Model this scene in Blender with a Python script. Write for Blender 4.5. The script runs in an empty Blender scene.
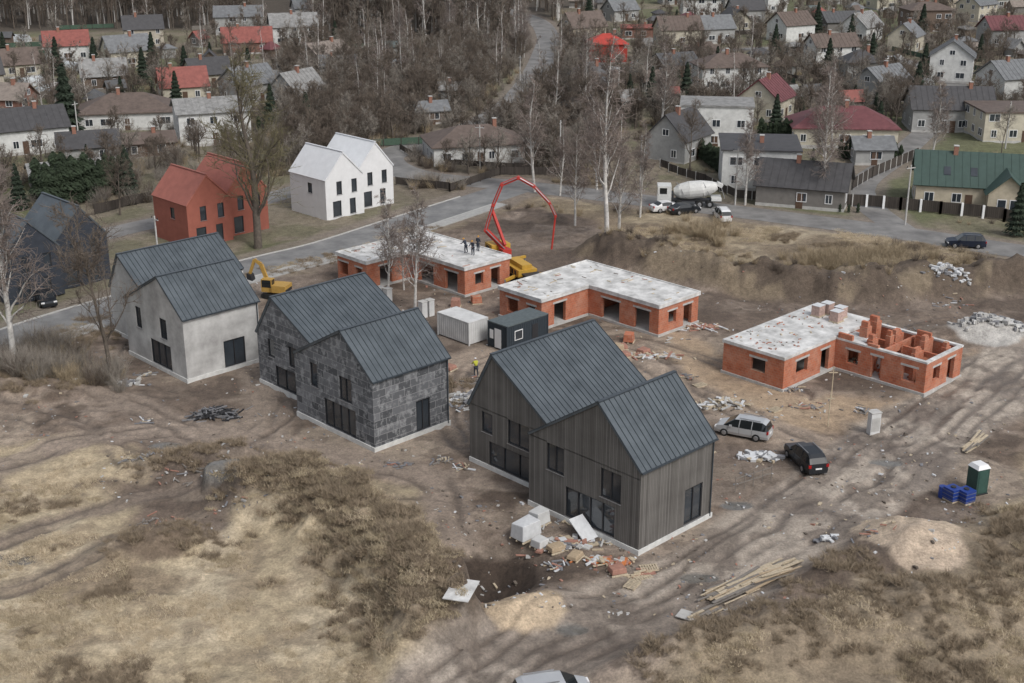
import bpy, math, random
import numpy as np
from mathutils import Vector, Matrix
R=random.Random(7); NR=np.random.RandomState(3)
sc=bpy.context.scene
TH=math.radians(20.0); FP=1306.0; CH=44.3
ct,st=math.cos(TH),math.sin(TH)
# image pixels, unprojected through the camera -> world metres on the plane z=h
def P(px,py,h=0.0):
    s=(FP*st+(py-341.5)*ct)/(CH-h)
    return ((px-512)/s,(FP*ct-(py-341.5)*st)/s)
def PL(l): return [P(*a) for a in l]
ANG=math.radians(44.2)
# ------------------------------------------------ noise
def hsh(ix,iy,s):
    n=(ix.astype(np.int64)*374761393+iy.astype(np.int64)*668265263+s*144269504)&0xffffffff
    n=((n^(n>>13))*1274126177)&0xffffffff
    return ((n^(n>>16))&0xffff)/65535.0
def vn(x,y,s=0):
    ix=np.floor(x);iy=np.floor(y);fx=x-ix;fy=y-iy
    fx=fx*fx*(3-2*fx);fy=fy*fy*(3-2*fy)
    a=hsh(ix,iy,s);b=hsh(ix+1,iy,s);c=hsh(ix,iy+1,s);d=hsh(ix+1,iy+1,s)
    return (a*(1-fx)+b*fx)*(1-fy)+(c*(1-fx)+d*fx)*fy
def fbm(x,y,s=0,o=4):
    t=0;a=.5;n=0
    for i in range(o):
        t=t+a*vn(x,y,s+i*17);n+=a;x=x*2.03+11.3;y=y*2.03+5.7;a*=.5
    return t/n
def sst(a,b,x):
    t=np.clip((x-a)/(b-a),0,1);return t*t*(3-2*t)
def pdist(x,y,pts,closed=False,signed=False):
    d=np.full(x.shape,1e9);n=len(pts);sg=np.ones(x.shape)
    for i in range(n if closed else n-1):
        ax,ay=pts[i];bx,by=pts[(i+1)%n]
        dx,dy=bx-ax,by-ay;L=dx*dx+dy*dy+1e-9
        t=np.clip(((x-ax)*dx+(y-ay)*dy)/L,0,1)
        q=np.hypot(x-ax-t*dx,y-ay-t*dy)
        if signed:
            m=q<d;sg[m]=np.sign((dx*(y-ay)-dy*(x-ax))[m])
        d=np.minimum(d,q)
    return d*sg if signed else d
def inside(x,y,pts):
    c=np.zeros(x.shape,bool);n=len(pts)
    for i in range(n):
        ax,ay=pts[i];bx,by=pts[i-1]
        if ay==by: continue
        k=((ay>y)!=(by>y))&(x<(bx-ax)*(y-ay)/(by-ay)+ax);c^=k
    return c
def sdf(x,y,pts):
    d=pdist(x,y,pts,True);return np.where(inside(x,y,pts),-d,d)
def smooth(pts,n=6):
    out=[];m=len(pts)
    for i in range(m-1):
        p0=pts[max(i-1,0)];p1=pts[i];p2=pts[i+1];p3=pts[min(i+2,m-1)]
        for k in range(n):
            t=k/n
            out.append(tuple(0.5*((2*p1[j])+(-p0[j]+p2[j])*t+(2*p0[j]-5*p1[j]+4*p2[j]-p3[j])*t*t+(-p0[j]+3*p1[j]-3*p2[j]+p3[j])*t**3) for j in (0,1)))
    out.append(pts[-1]);return out
# ------------------------------------------------ materials
MATS={}
def mat(name,col,rough=.85,var=.18,scale=3.0,bump=0.0,metal=0.0,col2=None,spec=.4,dist=.02):
    if name in MATS: return MATS[name]
    m=bpy.data.materials.new(name);m.use_nodes=True;nt=m.node_tree;N=nt.nodes;L=nt.links
    b=N['Principled BSDF'];b.inputs['Roughness'].default_value=rough;b.inputs['Metallic'].default_value=metal
    b.inputs['Specular IOR Level'].default_value=spec
    tc=N.new('ShaderNodeTexCoord');n=N.new('ShaderNodeTexNoise');n.inputs['Scale'].default_value=scale;n.inputs['Detail'].default_value=6
    n.inputs['Roughness'].default_value=.65
    L.new(tc.outputs['Object'],n.inputs['Vector'])
    r=N.new('ShaderNodeValToRGB');L.new(n.outputs['Fac'],r.inputs['Fac'])
    a=[max(0,c*(1-var)) for c in col];z=[min(1,c*(1+var)) for c in (col2 or col)]
    r.color_ramp.elements[0].position=.32;r.color_ramp.elements[0].color=(*a,1)
    r.color_ramp.elements[1].position=.68;r.color_ramp.elements[1].color=(*z,1)
    L.new(r.outputs['Color'],b.inputs['Base Color'])
    if bump>0:
        n2=N.new('ShaderNodeTexNoise');n2.inputs['Scale'].default_value=scale*6;n2.inputs['Detail'].default_value=5
        L.new(tc.outputs['Object'],n2.inputs['Vector'])
        bp=N.new('ShaderNodeBump');bp.inputs['Strength'].default_value=bump;bp.inputs['Distance'].default_value=dist
        L.new(n2.outputs['Fac'],bp.inputs['Height']);L.new(bp.outputs['Normal'],b.inputs['Normal'])
    MATS[name]=m;return m
def wallvec(nt):
    N=nt.nodes;L=nt.links
    tc=N.new('ShaderNodeTexCoord');s=N.new('ShaderNodeSeparateXYZ');L.new(tc.outputs['Object'],s.inputs[0])
    a=N.new('ShaderNodeMath');a.operation='ADD';L.new(s.outputs['X'],a.inputs[0]);L.new(s.outputs['Y'],a.inputs[1])
    c=N.new('ShaderNodeCombineXYZ');L.new(a.outputs[0],c.inputs['X']);L.new(s.outputs['Z'],c.inputs['Y'])
    return c.outputs[0],tc
def brickmat(name,c1,c2,mortar,bw,bh,ms,stain=(.5,.5,.5),stainamt=.25,rough=.9,nscale=.9,lo=.42,hi=.68,det=7):
    m=bpy.data.materials.new(name);m.use_nodes=True;nt=m.node_tree;N=nt.nodes;L=nt.links;b=N['Principled BSDF']
    b.inputs['Roughness'].default_value=rough
    v,tc=wallvec(nt)
    t=N.new('ShaderNodeTexBrick');L.new(v,t.inputs['Vector']);t.inputs['Scale'].default_value=1
    t.inputs['Brick Width'].default_value=bw;t.inputs['Row Height'].default_value=bh;t.inputs['Mortar Size'].default_value=ms
    t.inputs['Color1'].default_value=(*c1,1);t.inputs['Color2'].default_value=(*c2,1);t.inputs['Mortar'].default_value=(*mortar,1)
    n=N.new('ShaderNodeTexNoise');n.inputs['Scale'].default_value=nscale;n.inputs['Detail'].default_value=det;n.inputs['Roughness'].default_value=.7
    L.new(tc.outputs['Object'],n.inputs['Vector'])
    r=N.new('ShaderNodeValToRGB');r.color_ramp.elements[0].position=lo;r.color_ramp.elements[1].position=hi
    r.color_ramp.elements[0].color=(0,0,0,1);r.color_ramp.elements[1].color=(stainamt*2,)*3+(1,)
    L.new(n.outputs['Fac'],r.inputs['Fac'])
    mx=N.new('ShaderNodeMix');mx.data_type='RGBA';L.new(r.outputs['Color'],mx.inputs[0]);L.new(t.outputs['Color'],mx.inputs[6]);mx.inputs[7].default_value=(*stain,1)
    L.new(mx.outputs[2],b.inputs['Base Color'])
    bp=N.new('ShaderNodeBump');bp.inputs['Strength'].default_value=.4;bp.inputs['Distance'].default_value=.02
    L.new(t.outputs['Fac'],bp.inputs['Height']);bp.invert=True;L.new(bp.outputs['Normal'],b.inputs['Normal'])
    MATS[name]=m;return m
M_brick=brickmat('orange_block_masonry',(.48,.150,.075),(.36,.105,.055),(.36,.23,.16),.38,.24,.012,stain=(.54,.34,.25),stainamt=.22)
M_clad=brickmat('grey_insulation_boards',(.062,.065,.071),(.17,.174,.184),(.27,.27,.275),1.3,.65,.022,stain=(.33,.335,.34),stainamt=.36,nscale=1.5,lo=.50,hi=.62,det=4)
M_conc=mat('concrete',(.45,.44,.42),.9,.18,1.2,.3)
M_slab=mat('wet_concrete_slab',(.47,.465,.45),.8,.25,.7,.3,col2=(.62,.615,.60))
M_render=mat('grey_render_wall',(.37,.36,.35),.9,.18,.5,.3,col2=(.48,.475,.46))
M_redw=mat('red_render',(.31,.105,.075),.9,.12,1,.2)
M_redr=mat('red_roof_sheet',(.34,.12,.09),.6,.12,1)
M_whitew=mat('white_render',(.70,.70,.70),.85,.06,1)
M_whiter=mat('white_roof_sheet',(.66,.67,.68),.5,.06,1)
M_navy=mat('dark_blue_boards',(.034,.040,.052),.7,.2,2)
M_roof=mat('slate_metal_roof',(.068,.082,.094),.45,.16,.6,0,col2=(.088,.103,.115),spec=.5)
M_rib=mat('roof_seam',(.048,.058,.068),.4,.1,2)
M_frame=mat('dark_window_frame',(.03,.03,.033),.5,.1)
M_wframe=mat('white_window_frame',(.75,.75,.75),.5,.05)
M_rubber=mat('rubber',(.02,.02,.02),.9,.1)
M_steel=mat('steel',(.35,.35,.36),.4,.1,metal=.6)
M_black=mat('dark_interior',(.02,.02,.02),.95,.1)
M_glass=mat('window_glass',(.035,.042,.05),.05,.3,.35,spec=.9)
M_cglass=mat('car_glass',(.015,.018,.02),.04,.3,.35,spec=.7)
def woodmat(name,c1,c2,bw=.14):
    m=bpy.data.materials.new(name);m.use_nodes=True;nt=m.node_tree;N=nt.nodes;L=nt.links;b=N['Principled BSDF'];b.inputs['Roughness'].default_value=.85
    v,tc=wallvec(nt)
    mp=N.new('ShaderNodeMapping');mp.inputs['Scale'].default_value=(1/bw,.25,1);L.new(v,mp.inputs['Vector'])
    sp=N.new('ShaderNodeSeparateXYZ');L.new(mp.outputs[0],sp.inputs[0])
    fl=N.new('ShaderNodeMath');fl.operation='FLOOR';L.new(sp.outputs['X'],fl.inputs[0])
    wn=N.new('ShaderNodeTexWhiteNoise');wn.noise_dimensions='1D';L.new(fl.outputs[0],wn.inputs['W'])
    n=N.new('ShaderNodeTexNoise');n.inputs['Scale'].default_value=.5;n.inputs['Detail'].default_value=7;L.new(tc.outputs['Object'],n.inputs['Vector'])
    hw=N.new('ShaderNodeMath');hw.operation='MULTIPLY';hw.inputs[1].default_value=.55;L.new(wn.outputs['Value'],hw.inputs[0])
    ad=N.new('ShaderNodeMath');ad.operation='ADD';L.new(hw.outputs[0],ad.inputs[0]);L.new(n.outputs['Fac'],ad.inputs[1])
    r=N.new('ShaderNodeValToRGB');r.color_ramp.elements[0].position=.35;r.color_ramp.elements[1].position=1.0
    r.color_ramp.elements[0].color=(*c1,1);r.color_ramp.elements[1].color=(*c2,1);L.new(ad.outputs[0],r.inputs['Fac'])
    fr=N.new('ShaderNodeMath');fr.operation='FRACT';L.new(sp.outputs['X'],fr.inputs[0])
    gt=N.new('ShaderNodeMath');gt.operation='GREATER_THAN';gt.inputs[1].default_value=.12;L.new(fr.outputs[0],gt.inputs[0])
    mx=N.new('ShaderNodeMix');mx.data_type='RGBA';L.new(gt.outputs[0],mx.inputs[0]);mx.inputs[6].default_value=(c1[0]*.45,c1[1]*.45,c1[2]*.45,1);L.new(r.outputs['Color'],mx.inputs[7])
    L.new(mx.outputs[2],b.inputs['Base Color'])
    MATS[name]=m;return m
M_wood=woodmat('grey_brown_timber_cladding',(.084,.077,.070),(.160,.150,.139),.16)
M_fence=woodmat('dark_fence_boards',(.035,.028,.024),(.075,.062,.052),.14)
M_plank=mat('fresh_planks',(.46,.385,.28),.85,.25,6)
M_asph=mat('asphalt',(.17,.17,.172),.8,.18,.35,.3,col2=(.22,.218,.212))
M_asphd=mat('asphalt_dark',(.16,.155,.15),.6,.2,.3,.3,col2=(.23,.222,.212))
M_kerb=mat('kerb_concrete',(.45,.44,.42),.9,.15,2)
M_wb=mat('white_wrap',(.60,.61,.62),.6,.1);M_osb=mat('board_tan',(.40,.31,.21),.85,.2,6);M_pipe=mat('orange_pipe',(.5,.17,.06),.6);M_gp=mat('grey_plastic',(.2,.2,.21),.7);M_pk=mat('brick_scrap',(.34,.18,.135),.9,.2);M_old=mat('weathered_boards',(.2,.18,.16))
# ------------------------------------------------ mesh builder
class MB:
    def __init__(s): s.v=[];s.f=[];s.m=[];s.mats=[];s.M=None
    def mi(s,m):
        if m not in s.mats: s.mats.append(m)
        return s.mats.index(m)
    def poly(s,pts,m):
        b=len(s.v)
        for p in pts:
            p=Vector(p)
            s.v.append(tuple(s.M@p) if s.M else tuple(p))
        s.f.append(tuple(range(b,b+len(pts))));s.m.append(s.mi(m))
    def hexa(s,c,m):
        b=len(s.v)
        for p in c:
            p=Vector(p);s.v.append(tuple(s.M@p) if s.M else tuple(p))
        k=s.mi(m)
        for f in ((0,3,2,1),(4,5,6,7),(0,1,5,4),(1,2,6,5),(2,3,7,6),(3,0,4,7)):
            s.f.append(tuple(b+i for i in f));s.m.append(k)
    def box(s,a,b,m):
        x0,y0,z0=a;x1,y1,z1=b
        s.hexa([(x0,y0,z0),(x1,y0,z0),(x1,y1,z0),(x0,y1,z0),(x0,y0,z1),(x1,y0,z1),(x1,y1,z1),(x0,y1,z1)],m)
    def tube(s,p0,p1,r0,r1,n,m,cap=True):
        p0=Vector(p0);p1=Vector(p1);d=(p1-p0)
        if d.length<1e-6:return
        d.normalize();a=d.orthogonal().normalized();c=d.cross(a);b=len(s.v)
        for p,r in((p0,r0),(p1,r1)):
            for i in range(n):
                t=2*math.pi*i/n;q=p+(a*math.cos(t)+c*math.sin(t))*r
                s.v.append(tuple(s.M@q) if s.M else tuple(q))
        k=s.mi(m)
        for i in range(n):
            j=(i+1)%n;s.f.append((b+i,b+j,b+n+j,b+n+i));s.m.append(k)
        if cap:
            s.f.append(tuple(b+n+i for i in range(n)));s.m.append(k)
            s.f.append(tuple(b+n-1-i for i in range(n)));s.m.append(k)
    def beam(s,p0,p1,w,h,m):
        p0=Vector(p0);p1=Vector(p1);d=(p1-p0).normalized()
        up=Vector((0,0,1)) if abs(d.z)<.95 else Vector((0,1,0))
        a=d.cross(up).normalized()*w/2;c=a.cross(d).normalized()*h/2
        s.hexa([p0-a-c,p0+a-c,p1+a-c,p1-a-c,p0-a+c,p0+a+c,p1+a+c,p1-a+c],m)
    def mesh(s,name):
        me=bpy.data.meshes.new(name);me.from_pydata(s.v,[],s.f)
        for m in s.mats: me.materials.append(m)
        me.polygons.foreach_set('material_index',s.m);me.update();return me
    def obj(s,name,parent=None,loc=(0,0,0),rz=0.0,bevel=0,smooth=False):
        o=bpy.data.objects.new(name,s.mesh(name));sc.collection.objects.link(o)
        o.location=loc;o.rotation_euler=(0,0,rz)
        if parent:o.parent=parent
        if smooth:
            for p in o.data.polygons:p.use_smooth=True
        if bevel:
            b=o.modifiers.new('b','BEVEL');b.width=bevel;b.segments=2;b.limit_method='ANGLE'
        return o
def empty(name,loc=(0,0,0),rz=0):
    e=bpy.data.objects.new(name,None);sc.collection.objects.link(e);e.location=loc;e.rotation_euler=(0,0,rz);e.empty_display_size=.5;return e
def npmesh(name,V,Fc,mats,mi=None,smooth=False):
    V=np.asarray(V,dtype=np.float32);Fc=np.asarray(Fc,dtype=np.int32)
    me=bpy.data.meshes.new(name);n=Fc.shape[1]
    me.vertices.add(len(V));me.vertices.foreach_set('co',V.ravel())
    me.loops.add(Fc.size);me.loops.foreach_set('vertex_index',Fc.ravel())
    me.polygons.add(len(Fc));me.polygons.foreach_set('loop_start',np.arange(0,Fc.size,n,dtype=np.int32))
    for m in mats:me.materials.append(m)
    if mi is not None:me.polygons.foreach_set('material_index',np.asarray(mi,dtype=np.int32))
    if smooth:me.polygons.foreach_set('use_smooth',np.ones(len(Fc),bool))
    me.update(calc_edges=True);return me
# ------------------------------------------------ key layout lines
RD_main=smooth(PL([(-260,410),(-60,362),(75,318),(250,268),(330,248),(410,222),(478,200),(520,186)]))
RD_up=smooth(PL([(1250,282),(1024,252),(900,233),(740,212),(640,200),(520,186),(420,176),(384,160),(410,147),(470,128),(512,104),(535,75),(546,50),(548,36),(535,20),(500,8)]))
RD_left=smooth(PL([(384,160),(330,180),(250,203),(140,226),(40,250),(-200,300)]))
RD_right=smooth(PL([(905,233),(860,190),(905,150),(960,90),(900,60),(800,48),(690,52)]))
TR=smooth(PL([(1250,300),(1080,335),(1000,375),(930,430),(850,485),(740,560),(640,610),(540,655),(470,700),(400,760)]))
TR2=smooth(PL([(880,465),(800,440),(720,405),(660,375),(600,350),(470,360),(440,400),(460,440)]))
TR3=smooth(PL([(640,600),(560,600),(510,600),(455,540),(440,490),(400,470),(290,445),(200,430),(90,440),(0,470),(-100,500)]))
TR4=smooth(PL([(260,285),(240,330),(270,400),(230,440),(120,400),(60,380)]))
TR5=smooth(PL([(0,545),(60,520),(180,490),(270,487),(300,470)]))
TR6=smooth(PL([(850,485),(900,440),(960,400),(1060,390)]))
TR7=smooth(PL([(0,590),(80,560),(170,530),(250,500),(330,470)]))
RIDGE=smooth(PL([(275,495),(320,508),(372,535),(410,565),(432,598),(446,640)]))
BANK=smooth(PL([(600,254),(650,268),(710,280),(780,289),(860,293),(930,290),(1000,286),(1090,282)]))
MUD=PL([(-300,440),(-100,382),(75,330),(250,282),(345,262),(440,230),(520,208),(585,215),(620,245),(700,272),(830,286),(960,287),(1024,283),(1300,290),(1300,430),(1060,450),(1010,510),(940,585),(860,595),(800,632),(700,664),(600,750),(410,790),(430,700),(460,640),(440,560),(410,500),(370,480),(290,500),(230,545),(150,520),(90,480),(0,500),(-200,520)])
SOUTH=PL([(-600,460),(-60,366),(75,322),(250,272),(345,250),(420,222),(520,190),(740,216),(1024,257),(1300,290),(1300,900),(-600,900)])
SANDY=PL([(690,320),(720,372),(800,400),(905,400),(960,385),(990,360),(960,345),(930,420),(860,430),(760,420),(700,400),(650,350)])
STRAW2=PL([(0,440),(60,432),(130,445),(150,470),(90,495),(0,500),(-80,480)])
HEAPS=[(906,545,3.3,2.5,0,2.1),(922,567,2.6,1.7,20,1.0),(524,613,2.7,1.8,0,1.1),(491,564,2.7,3.6,0,-2.8),(985,335,5,2.2,0,1.3)]
PILE=[ # px,py, rx, ry, ang, amp
 (160,545,4,2.0,10,1.3),(40,355,5,2.5,10,1.6),(95,335,4,2,0,1.2),(15,395,6,2.5,0,1.3),(185,470,5,2,10,.9),(220,465,4,1.6,0,.8),
 (830,580,6,2.0,30,1.3),(770,645,9,3,20,1.5),(960,605,9,4,30,1.5),(1030,550,5,4,60,1.8),(640,668,4,2,10,.8),
 (455,385,3,2,0,1.0),(470,400,2.5,1.6,0,.9),(300,470,4,1.6,-10,.8)]
FLATS=[]
def flat(px,py,r): FLATS.append((*P(px,py),r))
for a in[(590,470,13.5),(365,395,14),(190,330,14),(600,310,14),(840,355,14.5),(420,268,14),(330,190,12),(200,225,12),(490,335,7),(743,432,3.5),(805,460,3.5),(960,485,3)]: flat(*a)
def gau(x,y,q):
    px,py,rx,ry,a,amp=q;cx,cy=P(px,py);a=math.radians(a);dx=x-cx;dy=y-cy
    u=(dx*math.cos(a)+dy*math.sin(a))/rx;v=(-dx*math.sin(a)+dy*math.cos(a))/ry
    return amp*np.exp(-(u*u+v*v)**1.2*.8)
def hgt(x,y):
    x=np.atleast_1d(np.asarray(x,float));y=np.atleast_1d(np.asarray(y,float))
    near=sst(330,240,y)
    h=near*((fbm(x/16,y/16,1,3)-.5)*1.3+(fbm(x/3.1,y/3.1,2,3)-.5)*.65+(fbm(x/1.1,y/1.1,3,3)-.5)*.25)
    for q in PILE: h=h+gau(x,y,q)*(.7+.6*fbm(x/1.3,y/1.3,5,3))
    w=np.ones_like(h)
    for cx,cy,r in FLATS: w=w*sst(r*.92,r*.92+4,np.hypot(x-cx,y-cy))
    dr=pdist(x+(fbm(x/3,y/3,7,3)-.5)*4,y,RIDGE,signed=True)
    dd=np.where(dr>0,dr/1.8,-dr/4.0);h=h+3.3*np.exp(-dd**2.4)*(.5+1.0*fbm(x/2.2,y/2.2,6,4))
    for rd,hw in((RD_main,5),(RD_up,4.5),(RD_left,4),(RD_right,4)):
        w=w*sst(hw,hw+4,pdist(x,y,rd))
    d=pdist(x,y,TR);w2=sst(2.5,6,d);h=h*(.3+.7*w2)*w
    for q in HEAPS: h=h+gau(x,y,q)*(.88+.24*fbm(x/1.0,y/1.0,5,3))
    db=pdist(x,y+(fbm(x/4,y/4,8,3)-.5)*3,BANK);h=h+2.9*np.exp(-(db/2.5)**2.4)*(.55+.9*fbm(x/2.5,y/2.5,12,4))
    return h
def axis(segs):
    out=[segs[0][0]]
    for a,b,d in segs:
        n=max(1,int(round((b-a)/d)));out+=list(np.linspace(a,b,n+1)[1:])
    return np.array(out)
xs=axis([(-3000,-600,200),(-600,-220,12),(-220,-95,2),(-95,-50,.6),(-50,55,.22),(55,100,.6),(100,260,2),(260,600,12),(600,3000,200)])
ys=axis([(-600,0,100),(0,50,4),(50,60,1),(60,132,.22),(132,200,.5),(200,520,2),(520,900,20),(900,5000,300)])
X,Y=np.meshgrid(xs,ys);nx,ny=len(xs),len(ys);x=X.ravel();y=Y.ravel()
Z=hgt(x,y)
wx=x+(fbm(x/6,y/6,21,4)-.5)*7;wy=y+(fbm(x/6,y/6,22,4)-.5)*7
def lay(c,col,w): return c*(1-w[:,None])+np.asarray(col)[None,:]*w[:,None]
n1=fbm(x/25,y/25,31,4);n2=fbm(x/4,y/4,32,4);n3=fbm(x/1.2,y/1.2,33,3);n4=fbm(x/9,y/5,41,5);n5=fbm(x/2.2,y/1.6,42,4)
c=np.tile(np.array([.150,.137,.088]),(len(x),1))
c=lay(c,(.20,.17,.125),sst(.42,.6,n2));c=lay(c,(.115,.125,.06),sst(.48,.6,n1)*.8)
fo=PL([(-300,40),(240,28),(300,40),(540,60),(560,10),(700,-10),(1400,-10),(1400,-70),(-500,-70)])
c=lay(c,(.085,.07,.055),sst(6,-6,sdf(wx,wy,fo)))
sb=PL([(270,70),(500,60),(500,110),(420,140),(400,200),(600,190),(600,150),(300,150)]);c=lay(c,(.13,.105,.08),sst(6,-6,sdf(wx,wy,sb))*.8)
south=sst(.8,-.8,sdf(wx,wy,SOUTH))
straw=np.tile(np.array([.390,.318,.215]),(len(x),1));straw=lay(straw,(.475,.395,.28),sst(.45,.65,n2))
straw=lay(straw,(.25,.193,.133),sst(.48,.62,n4)*.88);straw=lay(straw,(.27,.232,.150),sst(.55,.7,n1)*.3)
straw=lay(straw,(.22,.17,.118),sst(.53,.64,n5)*.55)
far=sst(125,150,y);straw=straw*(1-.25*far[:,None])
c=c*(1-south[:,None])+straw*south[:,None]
BR=PL([(700,655),(800,620),(900,590),(1000,520),(1060,470),(1300,450),(1300,900),(640,900),(600,730)]);c=lay(c,(.22,.175,.125),sst(1,-1.5,sdf(wx,wy,BR))*(.45+.6*n2))
mud=sst(1.0,-1.0,sdf(wx,wy,MUD))
mc=np.tile(np.array([.200,.152,.116]),(len(x),1));mc=lay(mc,(.285,.228,.182),sst(.45,.62,n2));mc=lay(mc,(.100,.074,.056),sst(.50,.62,fbm(x/5,y/3.5,43,5))*.92)
mc=lay(mc,(.36,.295,.23),sst(.58,.68,fbm(x/11,y/7,44,5))*.7);mc=lay(mc,(.13,.10,.08),sst(.48,.58,fbm(x/14,y/10,45,4))*.5)
mc=lay(mc,(.095,.071,.056),sst(.56,.66,n3)*.55)
c=c*(1-mud[:,None])+mc*mud[:,None]
w=sst(1,-1.5,sdf(wx,wy,SANDY));c=lay(c,(.40,.295,.195),w*.75*sst(.3,.6,n2+.15))
w=sst(1,-1.5,sdf(wx,wy,STRAW2));c=lay(c,(.42,.34,.23),w*sst(.35,.5,n2))
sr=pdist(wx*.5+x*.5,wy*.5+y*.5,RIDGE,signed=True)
w=sst(4.6,1.5,np.abs(sr));c=lay(c,(.165,.125,.09),w*(.5+.8*n3).clip(0,1));c=lay(c,(.31,.25,.17),sst(2.2,.4,np.abs(sr+1.4))*sst(.45,.6,n2)*.8);c=lay(c,(.090,.066,.049),sst(.3,1.2,sr)*sst(4.4,2.8,sr)*.92)  # tan grass crest; steep flank's bare soil painted darker to stand for slope shade
sbk=pdist(x,wy*.3+y*.7,BANK);w=sst(4.4,2.4,sbk);c=lay(c,(.105,.080,.060),w*(.7+.6*n3).clip(0,1));c=lay(c,(.24,.19,.13),w*sst(.52,.62,n2)*.7)
wet=np.zeros(len(x))
nearm=(y<190)&(y>40)&(np.abs(x)<110)
wig=(fbm(x/9,y/9,51,3)-.5)*3.4
TRS=[(TR7,1.4,(.22,.175,.135),.8,(-.75,.75)),(TR5,1.7,(.20,.158,.125),.9,(-.8,.8)),(TR3,2.5,(.285,.23,.185),.8,(-1.0,.9)),(TR4,2.6,(.285,.23,.185),.7,(-.9,.9)),(TR2,3.0,(.345,.275,.215),.8,(-1.4,-.1,1.3)),(TR6,2.6,(.36,.30,.245),.85,(-.9,.9)),(TR,5.0,(.375,.322,.268),.96,(-3.2,-1.9,-.4,.9,2.6))]
for k in range(16):
    px=R.uniform(80,900);py=R.uniform(330,540);p0=np.array(P(px,py))
    if not inside(p0[:1],p0[1:],MUD)[0]: continue
    a=R.uniform(0,3.14);l=R.uniform(10,26);cv=R.uniform(-.6,.6);pts_=[];q=p0.copy()
    for i in range(9): pts_.append(tuple(q));q=q+np.array([math.cos(a),math.sin(a)])*l/8;a+=cv/8*3
    TRS.insert(0,(pts_,1.3,(.26,.205,.16),.3,(-.8,.8)))
for T_,hw,col,am,ruts in TRS:
    d=np.full(len(x),99.0);xx_=x[nearm]+(wx-x)[nearm]*.2;yy_=y[nearm]+(wy-y)[nearm]*.2
    d[nearm]=pdist(xx_,yy_,T_,signed=True)
    ad=np.abs(d)+(n2-.5)*2.0;w=sst(hw,hw-1.5,ad)*am;c=lay(c,col,w)
    if hw>4:
        c=lay(c,(.205,.168,.138),w*sst(.47,.60,fbm(x/4.5,y/4.5,57,5))*.8);c=lay(c,(.13,.104,.085),w*sst(.54,.62,fbm(x/2.4,y/2.4,59,4))*.7)
        wet=np.maximum(wet,w*sst(.5,.6,fbm(x/4.5,y/4.5,57,5))*.45)
    for i,r0 in enumerate(ruts):
        dd=np.abs(d-r0-wig*(.3+.25*((i*7)%4)));wd=.20+.42*fbm(x/5,y/5,58+i,2)**1.3;g=np.exp(-(dd/wd)**2)*sst(.38,.52,fbm(x/7+i*9,y/7,53,3))
        g=g*(np.abs(d)<hw+1.5);c=lay(c,(.125,.098,.078),g*.74);Z=Z-.13*g+.06*np.exp(-((dd-.5)/.2)**2)*(np.abs(d)<hw+1.5);wet=np.maximum(wet,g*.6)
for px,py,r,col in((906,545,3.9,(.50,.40,.30)),(922,567,3.0,(.47,.375,.285)),(524,613,2.9,(.48,.375,.26)),(491,564,3.5,(.058,.042,.032)),(985,335,4,(.42,.40,.37)),(160,545,3,(.16,.12,.085))):
    cx,cy=P(px,py);d=np.hypot((x-cx),(y-cy))+(n3-.5)*.8;c=lay(c,col,sst(r,r-.6,d))
for px,py,r in((245,490,2.4),(266,486,1.8),(226,495,1.3),(20,560,1.0),(5,557,.8),(165,448,.9),(735,505,1.0),(600,350,1.2),(130,470,.8),(885,462,1.0),(700,578,.9),(575,632,.9)):
    cx,cy=P(px,py);d=np.hypot((x-cx)*.55,(y-cy)*1.1)+(n2-.5)*.8;w=sst(r*.75,r*.75-.15,d);c=lay(c,(.15,.14,.125),w);wet=np.maximum(wet,w);Z=Z*(1-w)+(hgt([cx],[cy])[0]-.05)*w
for rd,hw in((RD_main,6.5),(RD_up,5.5),(RD_left,4.5),(RD_right,4.5)):
    d=pdist(x,y,rd)+(n2-.5)*2;c=lay(c,(.21,.175,.145),sst(hw,hw-1.5,d)*.8)
c*=(.84+.32*n3)[:,None]
ZG=Z.reshape(ny,nx)
def hz(a,b):
    i=min(max(int(np.searchsorted(xs,a))-1,0),nx-2);j=min(max(int(np.searchsorted(ys,b))-1,0),ny-2)
    u=(a-xs[i])/(xs[i+1]-xs[i]);v=(b-ys[j])/(ys[j+1]-ys[j])
    return float((ZG[j,i]*(1-u)+ZG[j,i+1]*u)*(1-v)+(ZG[j+1,i]*(1-u)+ZG[j+1,i+1]*u)*v)
idx=np.arange(nx*ny).reshape(ny,nx)
Fg=np.stack([idx[:-1,:-1],idx[:-1,1:],idx[1:,1:],idx[1:,:-1]],-1).reshape(-1,4)
M_g=bpy.data.materials.new('ground_soil');M_g.use_nodes=True;nt=M_g.node_tree;N=nt.nodes;L=nt.links;b=N['Principled BSDF']
at=N.new('ShaderNodeVertexColor');at.layer_name='gcol';tc=N.new('ShaderNodeTexCoord')
def nz(s,d=6,r=.6):
    n=N.new('ShaderNodeTexNoise');n.inputs['Scale'].default_value=s;n.inputs['Detail'].default_value=d;n.inputs['Roughness'].default_value=r;L.new(tc.outputs['Object'],n.inputs['Vector']);return n
na=nz(1.1,8,.78);nb=nz(6,5,.75)
ma=N.new('ShaderNodeMapRange');ma.inputs[1].default_value=.3;ma.inputs[2].default_value=.7;ma.inputs[3].default_value=.60;ma.inputs[4].default_value=1.40;L.new(na.outputs['Fac'],ma.inputs[0])
mb=N.new('ShaderNodeMapRange');mb.inputs[1].default_value=.3;mb.inputs[2].default_value=.7;mb.inputs[3].default_value=.68;mb.inputs[4].default_value=1.32;L.new(nb.outputs['Fac'],mb.inputs[0])
mm=N.new('ShaderNodeMath');mm.operation='MULTIPLY';L.new(ma.outputs[0],mm.inputs[0]);L.new(mb.outputs[0],mm.inputs[1])
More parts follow.
